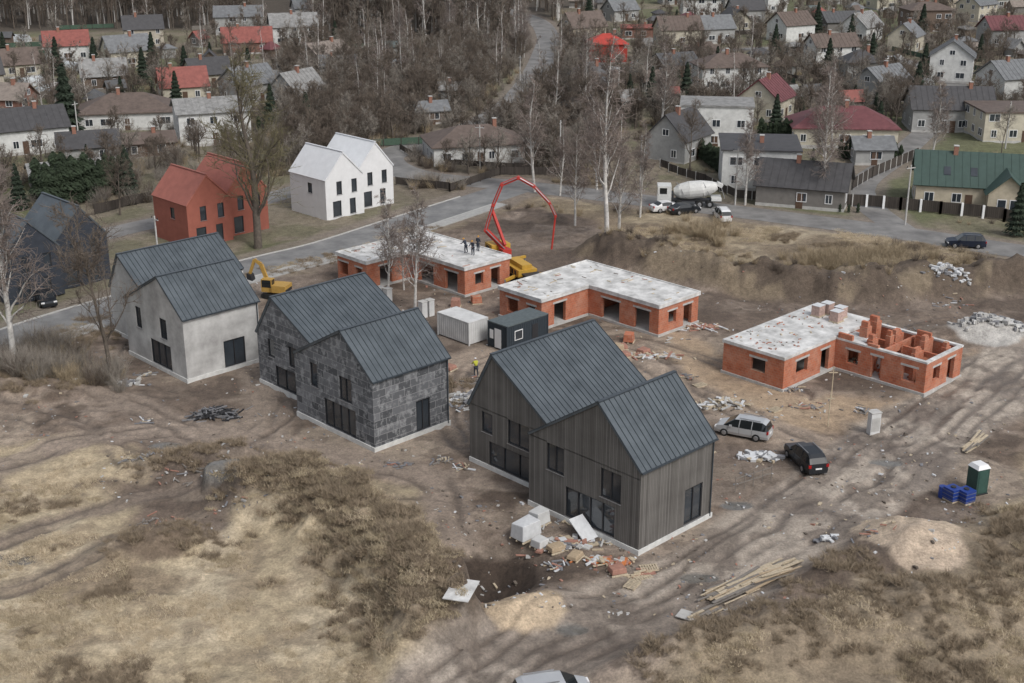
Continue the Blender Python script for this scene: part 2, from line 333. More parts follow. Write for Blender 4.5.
vm=N.new('ShaderNodeVectorMath');vm.operation='SCALE';L.new(at.outputs['Color'],vm.inputs[0]);L.new(mm.outputs[0],vm.inputs['Scale']);L.new(vm.outputs[0],b.inputs['Base Color'])
rr=N.new('ShaderNodeMapRange');rr.inputs[3].default_value=.95;rr.inputs[4].default_value=.04;L.new(at.outputs['Alpha'],rr.inputs[0]);L.new(rr.outputs[0],b.inputs['Roughness'])
bs=N.new('ShaderNodeMapRange');bs.inputs[1].default_value=.6;bs.inputs[2].default_value=1;bs.inputs[3].default_value=.85;bs.inputs[4].default_value=.01;L.new(at.outputs['Alpha'],bs.inputs[0])
bp=N.new('ShaderNodeBump');bp.inputs['Distance'].default_value=.17;L.new(bs.outputs[0],bp.inputs['Strength']);L.new(na.outputs['Fac'],bp.inputs['Height'])
bp2=N.new('ShaderNodeBump');bp2.inputs['Distance'].default_value=.035;L.new(bs.outputs[0],bp2.inputs['Strength']);L.new(nb.outputs['Fac'],bp2.inputs['Height']);L.new(bp.outputs[0],bp2.inputs['Normal']);L.new(bp2.outputs[0],b.inputs['Normal'])
b.inputs['Specular IOR Level'].default_value=.45
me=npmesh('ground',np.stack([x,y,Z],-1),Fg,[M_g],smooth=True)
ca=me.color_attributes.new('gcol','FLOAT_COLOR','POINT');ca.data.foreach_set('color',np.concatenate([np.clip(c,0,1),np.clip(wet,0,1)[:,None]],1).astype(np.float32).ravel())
g=bpy.data.objects.new('ground',me);sc.collection.objects.link(g)
# ------------------------------------------------ roads
def ribbon(name,pts,w,z,m,off=0.0,thick=0.0):
    mb_=MB();n=len(pts);Lp=[]
    for i in range(n):
        a=Vector(pts[max(i-1,0)]);b_=Vector(pts[min(i+1,n-1)]);d=(b_-a).normalized();nn=Vector((-d.y,d.x));p=Vector(pts[i])+nn*off
        Lp.append((p-nn*w/2,p+nn*w/2))
    for i in range(n-1):
        a0,a1=Lp[i];b0,b1=Lp[i+1]
        if thick: mb_.hexa([(*a0,z-thick),(*b0,z-thick),(*b1,z-thick),(*a1,z-thick),(*a0,z),(*b0,z),(*b1,z),(*a1,z)],m)
        else: mb_.poly([(*a0,z),(*b0,z),(*b1,z),(*a1,z)],m)
    return mb_.obj(name)
ribbon('asphalt_road',RD_main,6.2,.02,M_asph)
ribbon('asphalt_road',RD_up,6.4,.028,M_asphd)
ribbon('asphalt_road',RD_left,5,.024,M_asphd)
ribbon('asphalt_road',RD_right,4.2,.016,M_asphd)
for o_ in(-3.2,3.2): ribbon('road_kerb',RD_main[:-6],.18,.13,M_kerb,o_,.2)
ribbon('pavement',RD_main[:-6],1.8,.12,mat('pavers',(.36,.355,.34),.9,.15,2),-4.2,.2)
# ------------------------------------------------ walls with openings
def wallgrid(mb_,o,d,n,Lg,z0,z1,t,ops,m,inner=True,ends=True,glass=None,frame=None,top=True):
    o=Vector(o);d=Vector(d);n=Vector(n);ss=sorted({0,Lg,*[a for q in ops for a in q[:2]]});zz=sorted({z0,z1,*[a for q in ops for a in q[2:4]]})
    def pt(s,z,k):
        p=o+d*s-n*k;return (p.x,p.y,z)
    def hole(s,z): return any(q[0]<s<q[1] and q[2]<z<q[3] for q in ops)
    S={}
    for i in range(len(ss)-1):
        for j in range(len(zz)-1): S[i,j]=not hole((ss[i]+ss[i+1])/2,(zz[j]+zz[j+1])/2)
    for (i,j),so in S.items():
        if not so: continue
        a,b_,c_,e=ss[i],ss[i+1],zz[j],zz[j+1]
        mb_.poly([pt(a,c_,0),pt(b_,c_,0),pt(b_,e,0),pt(a,e,0)],m)
        if inner: mb_.poly([pt(b_,c_,t),pt(a,c_,t),pt(a,e,t),pt(b_,e,t)],m)
        for di,dj,q in((-1,0,[(a,c_),(a,e)]),(1,0,[(b_,e),(b_,c_)]),(0,-1,[(b_,c_),(a,c_)]),(0,1,[(a,e),(b_,e)])):
            nb_=S.get((i+di,j+dj))
            if nb_ is True: continue
            if nb_ is None:
                if di!=0 and not ends: continue
                if dj==1 and not top: continue
                if dj==-1: continue
            mb_.poly([pt(*q[0],0),pt(*q[1],0),pt(*q[1],t),pt(*q[0],t)],m)
    if glass:
        for q in ops:
            a,b_,c_,e=q[:4];k=.13
            glass.poly([pt(a,c_,k),pt(b_,c_,k),pt(b_,e,k),pt(a,e,k)],M_glass)
            def bar(s0,s1,w0,w1):
                A=[pt(s0,w0,.11),pt(s1,w0,.11),pt(s1,w0,.05),pt(s0,w0,.05)];B=[pt(s0,w1,.11),pt(s1,w1,.11),pt(s1,w1,.05),pt(s0,w1,.05)]
                glass.hexa(A+B,frame)
            f=.08;bar(a,a+f,c_,e);bar(b_-f,b_,c_,e);bar(a+f,b_-f,c_,c_+f);bar(a+f,b_-f,e-f,e)
            nm=q[4] if len(q)>4 else max(1,round((b_-a)/.95))
            for k_ in range(1,nm):
                s_=a+(b_-a)*k_/nm;bar(s_-f/2,s_+f/2,c_+f,e-f)
            A=[pt(a-.05,c_-.05,0.0),pt(b_+.05,c_-.05,0.0),pt(b_+.05,c_-.05,-.06),pt(a-.05,c_-.05,-.06)];glass.hexa(A+[(p[0],p[1],p[2]+.04) for p in A],M_steel)
def slope(mb_,p0,p1,p2,p3,th,m,rib,step=.5,ribs=True):
    p0,p1,p2,p3=map(Vector,(p0,p1,p2,p3));n=(p1-p0).cross(p3-p0).normalized()
    if n.z<0:n=-n
    lo=[p-n*th for p in(p0,p1,p2,p3)];mb_.hexa(lo+[p0,p1,p2,p3],m)
    if ribs:
        L_=(p1-p0).length;k=max(1,int(L_/step))
        for i in range(k+1):
            t=i/k;a=p0.lerp(p1,t);b_=p3.lerp(p2,t);e=(p1-p0).normalized()*.022
            t_=.045;a=a+n*.002;b_=b_+n*.002
            mb_.hexa([a-e,a+e,b_+e,b_-e,a-e+n*t_,a+e+n*t_,b_+e+n*t_,b_-e+n*t_],rib)
M_plin=mat('plinth_white',(.60,.60,.58),.9,.15,1.5)
def modern(name,C,blocks,wm,rm,rib,fr,rz=ANG,plinth=M_plin,ribs=True):
    E=empty(name,(C[0],C[1],0),rz);W=MB();G=MB();Rf=MB();Pl=MB()
    for B in blocks:
        x0,x1,y0,y1,yr,e0,e1,ap=B['d'];op=B.get('o',{})
        ew=min(e0,e1)
        wallgrid(W,(x0,y0,0),(0,1,0),(-1,0,0),y1-y0,0,ew,.3,op.get('f',[]),wm,False,False,G,fr,False)
        wallgrid(W,(x1,y0,0),(0,1,0),(1,0,0),y1-y0,0,ew,.3,op.get('b',[]),wm,False,False,G,fr,False)
        wallgrid(W,(x0,y0,0),(1,0,0),(0,-1,0),x1-x0,0,e0,.3,op.get('r',[]),wm,False,False,G,fr,False)
        wallgrid(W,(x0,y1,0),(1,0,0),(0,1,0),x1-x0,0,e1,.3,op.get('l',[]),wm,False,False,G,fr,False)
        for xx in(x0,x1): W.poly([(xx,y0,ew),(xx,y1,ew),(xx,y1,e1),(xx,yr,ap),(xx,y0,e0)] if e0!=e1 else [(xx,y0,ew),(xx,y1,ew),(xx,yr,ap)],wm)
        o_=.12;th=.16;s0=(ap-e0)/(yr-y0);s1=(ap-e1)/(y1-yr)
        k0=B.get('k0',.15);k1=B.get('k1',.15);up=.2
        slope(Rf,(x0-o_,y0-k0,e0-k0*s0+up),(x1+o_,y0-k0,e0-k0*s0+up),(x1+o_,yr,ap+up),(x0-o_,yr,ap+up),th,rm,rib,ribs=ribs)
        slope(Rf,(x0-o_,y1+k1,e1-k1*s1+up),(x1+o_,y1+k1,e1-k1*s1+up),(x1+o_,yr,ap+up+.003),(x0-o_,yr,ap+up+.003),th,rm,rib,ribs=ribs)
        Rf.beam((x0-o_,yr,ap+up+.03),(x1+o_,yr,ap+up+.03),.3,.05,rib)
        if B.get('k0',1)!=0 and ribs:
            Rf.beam((x0-o_,y0-k0-.06,e0-k0*s0+up-.06),(x1+o_,y0-k0-.06,e0-k0*s0+up-.06),.12,.1,rib);Rf.tube((x1-.2,y0-.1,.2),(x1-.2,y0-.1,e0),.05,.05,8,rib)
        if plinth:
            q=.1;Pl.box((x0-q,y0-q,-.6),(x0-.01,y1,.38),plinth);Pl.box((x0-.01,y0-q,-.6),(x1+q,y0-.01,.38),plinth)
            Pl.box((x0-.01,y0,-.6),(x1-.01,y1-.01,.1),plinth)
        W.box((x0+1.5,y0+1.5,0.1),(x1-1.5,y1-1.5,ew-.2),M_black)
    W.obj('walls',E);G.obj('windows',E);Rf.obj('roof',E)
    if plinth:Pl.obj('plinth',E)
    return E
def duplex(name,C,wm,fr,OPF,OPR,OPB,h=(6.2,10.0,9.5),W_=19.2,e2=4.9,xb=13.3):
    v=5.6
    return modern(name,C,[dict(d=(0,8,0,10.6,3.9,h[0],v,h[1]),o=dict(f=OPF,r=OPR),k1=.0),
       dict(d=(2,xb,10.6,W_,16.6 if W_>18 else 15,v,e2,h[2]),o=dict(f=OPB),k0=.0)],wm,M_roof,M_rib,fr)
duplex('timber_clad_house',P(638,555),M_wood,M_frame,[(7.1,8.8,3.5,5.7,2),(1.7,3.6,3.2,5.4,2),(2.2,6.9,.45,2.8,4)],[(4.9,6.9,.45,3.2,2)],[(6.0,7.2,3.0,4.7),(2.0,4.3,2.9,5.0,2),(1.4,6.4,.4,2.4,3)])
duplex('insulation_clad_house',P(375,452),M_clad,M_frame,[(7.4,8.4,3.4,5.5),(2.8,4.4,3.3,5.4,2),(2.4,6.6,.4,2.8,4)],[(4.4,5.9,.4,3.1,2)],[(6.0,7.0,3.0,4.7),(2.4,3.8,2.9,4.8),(1.6,6.0,.4,2.4,3)],(6.0,9.2,8.6),xb=12.3)
duplex('grey_rendered_house',P(188,383),M_render,M_frame,[(7.6,8.6,3.3,5.4),(3.0,4.2,3.3,5.3),(2.6,6.2,.4,2.8,3)],[(4.0,6.3,.4,3.0,2)],[(2.6,3.6,3.0,4.8)],(6.0,9.1,8.5),17.2)
def duplex2(name,px,py,wm,rm,rib):
    C=P(px,py)
    op=lambda L0:dict(f=[(L0+.9,L0+1.8,3.2,5.0),(L0+3.4,L0+4.3,3.2,5.0),(L0+1.2,L0+2.2,.3,2.4),(L0+3.6,L0+5.0,.3,2.4)],l=[(3.0,4.0,3.2,4.6)])
    return modern(name,C,[dict(d=(0,8.0,-6.3,0,-3.0,5.4,5.4,8.7),o=op(.2),k0=0),dict(d=(1.4,10,-12.6,-6.3,-9.6,5.4,5.4,8.9),o=op(.2),k1=0)],wm,rm,rib,M_frame,ANG+math.pi/2,None,False)
duplex2('white_gable_house',327,221,M_whitew,M_whiter,M_whiter)
duplex2('red_gable_house',190,249,M_redw,M_redr,M_redr)
duplex2('navy_gable_house',10,306,M_navy,M_roof,M_rib)
# ------------------------------------------------ brick shells
def shell(name,C,rects,roofrects,extra=None):
    E=empty(name,(C[0],C[1],0),ANG);W=MB();t=.35
    for (x0,x1,y0,y1),sides,hh in rects:
        if 'f' in sides: wallgrid(W,(x0,y0,0),(0,1,0),(-1,0,0),y1-y0,.25,hh,t,sides['f'],M_brick)
        if 'b' in sides: wallgrid(W,(x1,y0,0),(0,1,0),(1,0,0),y1-y0,.25,hh,t,sides['b'],M_brick)
        if 'r' in sides: wallgrid(W,(x0+t,y0,0),(1,0,0),(0,-1,0),x1-x0-2*t,.25,hh-.002,t,sides['r'],M_brick)
        if 'l' in sides: wallgrid(W,(x0+t,y1,0),(1,0,0),(0,1,0),x1-x0-2*t,.25,hh-.002,t,sides['l'],M_brick)
        W.box((x0-.12,y0-.12,-.5),(x1+.12,y1+.12,.246),M_conc)
        for q in sides.get('f',[]): W.box((x0-.012,y0+q[0]-.2,q[3]),(x0+.2,y0+q[1]+.2,q[3]+.2),M_conc)
        for q in sides.get('r',[]): W.box((x0+t+q[0]-.2,y0-.012,q[3]),(x0+t+q[1]+.2,y0+.2,q[3]+.2),M_conc)
    W.obj('brick_walls',E)
    if roofrects:
        S=MB()
        for i,(x0,x1,y0,y1,z,th) in enumerate(roofrects): S.box((x0,y0,z),(x1,y1,z+th+.003*i),M_slab)
        S.obj('concrete_slab',E)
    if extra: extra(E)
    return E
def Ltemplate(X1,Y1,XB,Y2,h=3.0):
    return [((0,X1,0,Y1),dict(f=[(1.2,3.2,.25,2.4),(5.2,7.6,.25,2.4)],r=[(1.2,2.4,1.0,2.3),(3.6,4.9,.25,2.4)],b=[],),h),
            ((XB,X1,Y1,Y2),dict(f=[(.9,2.0,1.1,2.3),(3.4,5.0,.9,2.4)],r=[(1.5,3.2,.25,2.4)],b=[],l=[(3,4.4,1,2.3),(8,9.5,1,2.3)]),h)]
def clutter(X1,Y1,XB,Y2,n=40):
    def f(E):
        S=MB();z=3.36
        for a,b_ in(((-.1,-.1),(X1+.1,-.1)),((X1+.1,-.1),(X1+.1,Y2+.1)),((XB-.1,Y1-.1),(XB-.1,Y2+.1)),((XB-.1,Y2+.1),(X1+.1,Y2+.1)),((-.1,-.1),(-.1,Y1-.1)),((-.1,Y1-.1),(XB-.1,Y1-.1))):
            S.beam((*a,z),(*b_,z),.16,.12,M_slab)
        for i in range(n):
            px=R.uniform(XB+.5,X1-.5);py=R.uniform(Y1+.4,Y2-.5) if px<0 else R.uniform(.5,Y2-.5);l=R.uniform(.2,1.6);a=R.choice([0,1.57])+R.gauss(0,.2);w=R.uniform(.05,.12)
            S.beam((px,py,3.33),(px+l*math.cos(a)*.8,py+l*math.sin(a)*.8,3.33),w,.06,R.choice([M_plank,M_conc,M_pk,M_old,M_plank]))
        S.obj('slab_edge_and_offcuts',E)
    return f
for nm,C,(X1,Y1,XB,Y2) in (('brick_house_shell',P(658,337),(6.3,9.5,-7,15.6)),('brick_house_shell',P(465,297),(6.8,9.3,-6.2,14.6))):
    shell(nm,C,Ltemplate(X1,Y1,XB,Y2),[(-.15,X1+.15,-.15,Y1-.15,3.0,.3),(XB-.15,X1+.15,Y1-.15,Y2+.15,3.0,.3)],clutter(X1,Y1,XB,Y2))
def rextra(E):
    S=MB();t=.25
    wallgrid(S,(.1,4.5,0),(1,0,0),(0,-1,0),5.7,.25,3.0,t,[(2,3,.25,2.3)],M_brick)
    wallgrid(S,(3.0,.35,0),(0,1,0),(-1,0,0),3.9,.25,2.8,t,[(1,2,.25,2.3)],M_brick)
    wallgrid(S,(3.0,4.8,0),(0,1,0),(-1,0,0),4.4,.25,2.8,t,[(1,2,.25,2.3)],M_brick)
    for x0,y0,w,d,z in((.6,6.0,1.0,.6,3.9),(1.9,7.4,.8,.8,4.5),(3.6,5.4,1.5,.5,3.8),(4.4,7.9,.9,.9,4.3),(3.5,2.4,1.2,.5,4.0),(4.9,2.6,.6,1.5,3.9),(1.2,2.0,1.6,.4,3.5),(4.4,.7,.9,.5,3.6),(2.3,5.2,.7,.5,4.1)):
        S.box((x0,y0,.25),(x0+w,y0+d,z-.5),M_brick);S.box((x0+.1,y0+.05,z-.5),(x0+w*.6,y0+d-.05,z),M_brick)
        S.box((x0+w*.6,y0+.1,z-.5),(x0+w*.8,y0+d-.1,z-.25),M_brick)
    # a few loose unfinished courses on the wall heads, ring beam on the rest
    for yy,l,hh in((4.9,1.1,.24),(7.6,1.5,.48)): S.box((-.27,yy,3.19),(.03,yy+l,3.19+hh),M_brick)
    S.beam((-.12,-.05,3.09),(-.12,9.2,3.09),.40,.18,M_slab);S.beam((.1,.17,3.08),(5.8,.17,3.08),.38,.16,M_slab);S.beam((6.02,-.05,3.09),(6.02,9.2,3.09),.4,.18,M_slab)
    pal=mat('block_pallet_pink',(.42,.30,.26),.9,.25,5)
    for x0,y0 in((2.6,11.0),(3.9,11.4),(4.1,13.0),(2.8,13.2)):
        S.box((x0,y0,3.32),(x0+1.1,y0+1.0,3.44),M_plank);S.box((x0+.05,y0+.05,3.44),(x0+1.05,y0+.95,4.4),pal);S.box((x0+.02,y0+.02,4.402),(x0+1.08,y0+.98,4.44),M_wb)
    for i in range(90):
        px=R.uniform(-8,5.9);py=R.uniform(10,15.5) ;a=R.uniform(0,3);l=R.uniform(.15,.6);w=R.uniform(.05,.14)
        S.beam((px,py,3.34),(px+l*math.cos(a)*.7,py+l*math.sin(a)*.7,3.34),w,.07,R.choice([M_brick,M_conc,M_plank,M_pk,M_old]))
    for i in range(150):
        px=R.uniform(.4,5.6);py=R.uniform(.6,8.8);z=.3;s_=R.uniform(.1,.3)
        S.box((px,py,z),(px+s_,py+s_*.8,z+s_),R.choice([M_brick,M_conc,M_plank]))
    S.box((.1,6.9,2.75),(2.9,9.2,2.98),M_slab)
    S.obj('masonry_stacks',E)
shell('brick_house_shell',P(925,395),[((-.3,6.2,0,9.3),dict(f=[(.9,2.3,.9,2.3),(4.4,5.4,.25,2.4),(6.8,8.0,1,2.3)],r=[(1.0,2.2,1.0,2.3),(3.6,4.8,.25,2.4)],b=[(3,4.2,1,2.2)]),3.0),
  ((-8.5,6.2,9.3,16),dict(f=[(2.0,3.6,1.2,2.4)],r=[(1.6,3.4,1.1,2.4),(5.6,6.9,.25,2.4)],b=[],l=[]),3.0)],
  [(-8.6,6.3,9.25,16.1,3.0,.3)],rextra)
# ------------------------------------------------ generic houses
def house(px,py,w,d,ev,rh,ang,wc,rc,kind='gable',name='detached_house',pos=None,chim=True,wins=True,off=.45):
    loc=pos or P(px,py);E=empty(name,(loc[0],loc[1],hz(*loc) if loc[1]<300 else 0),math.radians(ang))
    W=MB();G=MB();Rf=MB();hx,hy=w/2,d/2
    W.box((-hx,-hy,-.8),(hx,hy,ev),wc)
    if wins: W.box((-hx-.03,-hy-.03,-.8),(hx+.03,hy+.03,.4),M_conc)
    a=ev+rh
    if kind=='gable':
        for s in(-1,1): W.poly([(s*hx,-hy,ev),(s*hx,hy,ev),(s*hx,0,a)],wc)
        k=rh/hy
        for s in(-1,1): slope(Rf,(-hx-off,s*(hy+off),ev-off*k+.15),(hx+off,s*(hy+off),ev-off*k+.15),(hx+off,0,a+.15+.002*s),(-hx-off,0,a+.15+.002*s),.14,rc,rc,1.0,w*d>70)
    elif kind=='hip':
        X_,Y_=hx+off,hy+off;r_=max(.3,X_-Y_);z=ev+.05;p=[(-X_,-Y_,z),(X_,-Y_,z),(X_,Y_,z),(-X_,Y_,z)];q0=(-r_,0,a);q1=(r_,0,a)
        Rf.poly([p[0],p[1],q1,q0],rc);Rf.poly([p[2],p[3],q0,q1],rc);Rf.poly([p[1],p[2],q1],rc);Rf.poly([p[3],p[0],q0],rc)
        Rf.box((-X_,-Y_,z-.16),(X_,Y_,z-.005),rc)
    elif kind=='flat':
        Rf.box((-hx-.2,-hy-.2,ev+.002),(hx+.2,hy+.2,ev+.3),rc)
    elif kind=='mono':
        Rf.hexa([(-hx-.3,-hy-.3,ev+.01),(hx+.3,-hy-.3,ev+.01),(hx+.3,hy+.3,ev+rh),(-hx-.3,hy+.3,ev+rh),(-hx-.3,-hy-.3,ev+.2),(hx+.3,-hy-.3,ev+.2),(hx+.3,hy+.3,ev+rh+.2),(-hx-.3,hy+.3,ev+rh+.2)],rc)
    if wins:
        fl=2 if ev>4.6 else 1
        def win(o_,dv,nv,ww,z0,z1):
            o_=Vector(o_);dv=Vector(dv);nv=Vector(nv)
            def q(s,z,k):
                p=o_+dv*s+nv*k;return(p.x,p.y,z)
            f=.09;h_=ww/2
            for s0,s1,a0,a1 in((-h_,-h_+f,z0,z1),(h_-f,h_,z0,z1),(-h_+f,h_-f,z0,z0+f),(-h_+f,h_-f,z1-f,z1),(-f/3,f/3,z0+f,z1-f)):
                G.hexa([q(s0,a0,.005),q(s1,a0,.005),q(s1,a0,.07),q(s0,a0,.07),q(s0,a1,.005),q(s1,a1,.005),q(s1,a1,.07),q(s0,a1,.07)],M_wframe)
            G.poly([q(-h_+f,z0+f,.03),q(h_-f,z0+f,.03),q(h_-f,z1-f,.03),q(-h_+f,z1-f,.03)],M_glass)
        for f_ in range(fl):
            z0=.95+f_*2.7
            for (o_,dv,nv,Lw) in(((0,-hy,0),(1,0,0),(0,-1,0),w),((0,hy,0),(-1,0,0),(0,1,0),w),((-hx,0,0),(0,-1,0),(-1,0,0),d),((hx,0,0),(0,1,0),(1,0,0),d)):
                n=max(1,int(Lw/3.2))
                for i in range(n):
                    s=(i+.5)/n*Lw-Lw/2+R.uniform(-.3,.3)
                    if R.random()<.2: continue
                    win(Vector(o_)+Vector(dv)*s,dv,nv,R.choice([1.0,1.3,1.4,1.9]),z0,z0+1.3)
        if kind=='gable' and rh>2.2:
            for s in(-1,1): win((s*hx,0,0),(0,s,0),(s,0,0),1.2,ev+.3,ev+1.4)
        G.box((-.5,-hy-.06,0),(.45,-hy-.032,2.1),mat('brown_door',(.10,.06,.04),.6))
        G.obj('windows_and_door',E)
    W.obj('walls',E);Rf.obj('roof',E)
    if chim and kind!='flat':
        C_=MB();cx=R.uniform(-.25,.25)*w;C_.box((cx-.3,-.6,ev+.3),(cx+.3,0.05,a+.9),mat('chimney_brick',(.28,.14,.10),.9,.2,5));C_.box((cx-.36,-.66,a+.903),(cx+.36,.11,a+1.0),M_conc);C_.obj('chimney',E)
    return E
def cm(n,c,rough=.8,v=.15): return mat(n,c,rough,v,1.2)
WC=[cm('cream_wall',(.50,.46,.37)),cm('white_wall',(.60,.60,.58)),cm('white_wall',(.62,.61,.58)),cm('sand_brick_wall',(.38,.33,.26)),cm('grey_wall',(.33,.33,.32)),cm('timber_brown_wall',(.15,.11,.085)),cm('beige_wall',(.42,.38,.31)),cm('silicate_wall',(.50,.485,.455)),cm('red_brick_wall',(.24,.125,.095)),cm('weathered_timber_wall',(.18,.168,.155))]
RC=[cm('grey_sheet_roof',(.16,.165,.17),.7,.25),cm('dark_roof',(.065,.063,.065),.6,.2),cm('brown_roof',(.125,.095,.08),.7,.25),cm('slate_fibre_roof',(.24,.237,.23),.9,.3),cm('charcoal_roof',(.09,.09,.092),.6,.2),cm('red_tile_roof',(.25,.085,.07),.7,.2),cm('maroon_roof',(.145,.052,.056),.6,.2),cm('greenish_roof',(.10,.12,.115),.7),cm('tan_roof',(.22,.185,.16),.8,.25)]
RW=[RC[0]]*4+[RC[1]]*4+[RC[2]]*4+[RC[3]]*5+[RC[4]]*3+[RC[5],RC[6],RC[7]]+[RC[8]]*3
cW,cC,cG,cR_,cT=WC[1],WC[0],WC[4],WC[8],WC[5]
rG,rD,rB,rS,rR,rM=RC[0],RC[1],RC[2],RC[3],RC[5],RC[6]
green=cm('green_metal_roof',(.046,.078,.066),.55,.12)
bred=cm('bright_red_roof',(.40,.055,.04),.6)
placed=[]
HL=[ (68,60,10,8,4,3,20,cW,rR,'gable'),(240,33,13,9,5,2.5,10,cG,rG,'gable'),(310,20,10,7,4,2.5,20,cW,rG,'gable'),(294,44,12,9,5,3,15,cW,rS,'gable'),
(128,66,10,7,4,3.2,35,cC,rG,'gable'),(105,88,9,7,3,3,20,cT,rS,'gable'),(184,101,9,7,3.2,3.2,20,cC,rR,'gable'),(130,124,17,11,3.1,2.8,12,cW,rB,'hip'),(213,138,12,9,5.6,1.8,20,cW,rS,'gable'),
(250,101,9,8,4,3,50,cG,rG,'gable'),(298,108,9,8,3.5,3.8,60,cG,rS,'gable'),(22,150,14,9,4,2.8,30,cW,rD,'gable'),(90,160,9,6,2.8,2,20,cG,rD,'gable'),(146,154,9,6,2.6,1.2,20,cT,rB,'gable'),
(70,183,11,6,2.6,1.2,25,cG,rS,'gable'),(248,52,12,8,3,3.2,10,cR_,rR,'gable'),(338,78,8,6,3,2,10,cG,rG,'gable'),(20,75,8,7,3,3,30,cC,rB,'gable'),
(474,158,15,10,3.2,2.4,14,cW,rB,'hip'),(430,122,6,4,2.6,1.4,20,cT,rG,'gable'),(452,100,5,4,2.4,1.2,10,cG,rS,'gable'),(606,62,9,7,4.6,2.2,5,bred,bred,'hip'),(643,38,12,6,3,.6,0,cR_,rR,'gable'),(677,44,11,8,4.2,3,10,cC,rB,'gable'),
(713,42,9,7,4,3,20,cG,rG,'gable'),(728,88,14,9,5,2.4,8,cW,rB,'hip'),(765,118,9,8,4,3.4,60,cC,rM,'gable'),(715,142,12,9,7.0,0,-8,cW,rS,'flat'),(678,158,9,7,4,3.6,55,cG,rD,'gable'),
(757,184,11,9,5.8,.6,-6,cW,rD,'mono'),(803,202,12,8,3.0,2.8,-20,WC[9],rD,'gable'),(840,143,17,10,3.2,3.0,-4,cC,rM,'hip'),(870,162,6,5,2.6,1.5,0,cG,rG,'gable'),(950,80,8,9,5.6,3.2,70,cW,rG,'gable'),
(946,128,14,9,4.2,3.2,-5,cG,rD,'gable'),(1012,138,14,11,5,.5,0,cC,rB,'flat'),(1008,95,10,9,4,3,20,cW,rG,'gable'),(880,100,10,8,4,3,40,cG,rG,'gable'),(925,30,13,9,6,2,5,cT,rB,'hip'),(830,66,11,7,5,2.5,15,cW,rB,'gable'),
(905,50,9,7,4,3,60,cC,rG,'gable'),(1000,45,10,8,4.5,3,10,cG,rM,'gable'),(790,40,10,8,4.5,3,30,cW,rB,'gable'),(745,22,10,7,4,3,10,cG,rD,'gable'),(860,40,10,8,4,3.4,50,cW,rS,'gable'),(700,14,12,8,5,3,0,cW,rD,'gable'),
(620,20,9,7,3.4,3,30,cG,rG,'gable'),(975,20,10,8,5,3,40,cC,rG,'gable'),(700,64,8,5,2.8,1.6,5,cT,rB,'gable')]
for a in HL:
    house(*a);placed.append((P(a[0],a[1]),max(a[2],a[3])*.62))
def villa():
    x0,y0=P(972,208);E=house(0,0,14,9,3.4,3.6,-14,cm('pale_yellow_brick',(.48,.42,.32)),green,'gable','green_roof_house',(x0,y0+3),True)
    W=MB();Rf=MB();w=cm('pale_yellow_brick',(0,0,0))
    W.box((2.2,-7.0,-.5),(7.2,-4.56,3.2),w);W.poly([(2.2,-7.0,3.2),(7.2,-7.0,3.2),(4.7,-7.0,5.4)],w)
    for s in(-1,1): slope(Rf,(4.7+s*3.0,-7.6,2.9),(4.7+s*3.0,-1.5,2.9),(4.7,-1.5,5.6),(4.7,-7.6,5.6),.12,green,green,1,False)
    for xx in(4.0,5.6):
        W.box((xx-.6,-7.05,.9),(xx+.6,-7.01,2.3),M_wframe);W.box((xx-.5,-7.07,1.0),(xx+.5,-7.053,2.2),M_glass)
    W.obj('front_wing_walls',E);Rf.obj('front_wing_roof',E)
    S=MB()
    for xx in(-3.5,0):
        S.hexa([(xx,-3.4,4.42),(xx+.9,-3.4,4.42),(xx+.9,-2.3,5.32),(xx,-2.3,5.32),(xx,-3.4,4.52),(xx+.9,-3.4,4.52),(xx+.9,-2.3,5.42),(xx,-2.3,5.42)],M_glass)
    S.obj('skylights',E)
    placed.append(((x0,y0+3),9))
villa()
KEEP=[(*P(365,385),16),(*P(190,330),15),(*P(330,190),15),(*P(200,225),15),(*P(5,285),14)]
def dens(rd):
    out=[]
    for i in range(len(rd)-1):
        a=np.array(rd[i]);b_=np.array(rd[i+1]);n=max(1,int(np.hypot(*(b_-a))/2))
        for k in range(n): out.append(a+(b_-a)*k/n)
    return out
RP=np.array(sum([dens(r) for r in(RD_main,RD_up,RD_left,RD_right)],[]))
def roadd(x_,y_): return float(np.hypot(RP[:,0]-x_,RP[:,1]-y_).min())
def free(x_,y_,r):
    for (a,b_),rr_ in placed:
        if math.hypot(x_-a,y_-b_)<rr_+r:return False
    for a,b_,rr_ in KEEP:
        if math.hypot(x_-a,y_-b_)<rr_*.8+r:return False
    return True
cnt=0
for k in range(3500):
    if R.random()<.68: px=R.uniform(575,1120);py=R.uniform(-6,120)
    else: px=R.uniform(-80,400);py=R.uniform(45,165)
    x_,y_=P(px,py);w=R.uniform(7,11);d=R.uniform(5.5,8)
    if px<430 and px>200 and py>110: continue
    shed=R.random()<.45
    if not free(x_,y_,w*.62+(1.5 if shed else 5.5)) or roadd(x_,y_)<8: continue
    if shed: w*=.45;d*=.45
    ang=R.choice([10,15,20,-5,55,100,30])+R.uniform(-6,6)
    house(0,0,w,d,2.4 if shed else R.choice([2.8,3,4,5]),R.uniform(.8,1.8) if shed else R.uniform(2.0,3.8),ang,R.choice([cT,WC[9],cG] if shed else WC),R.choice(RW),R.choice(['gable','gable','gable','hip']),'garden_shed' if shed else 'detached_house',(x_,y_),not shed,not shed or R.random()<.3)
    placed.append(((x_,y_),w*.62));cnt+=1
    if cnt>125:break
M_poly=mat('greenhouse_film',(.50,.53,.54),.4,.1)
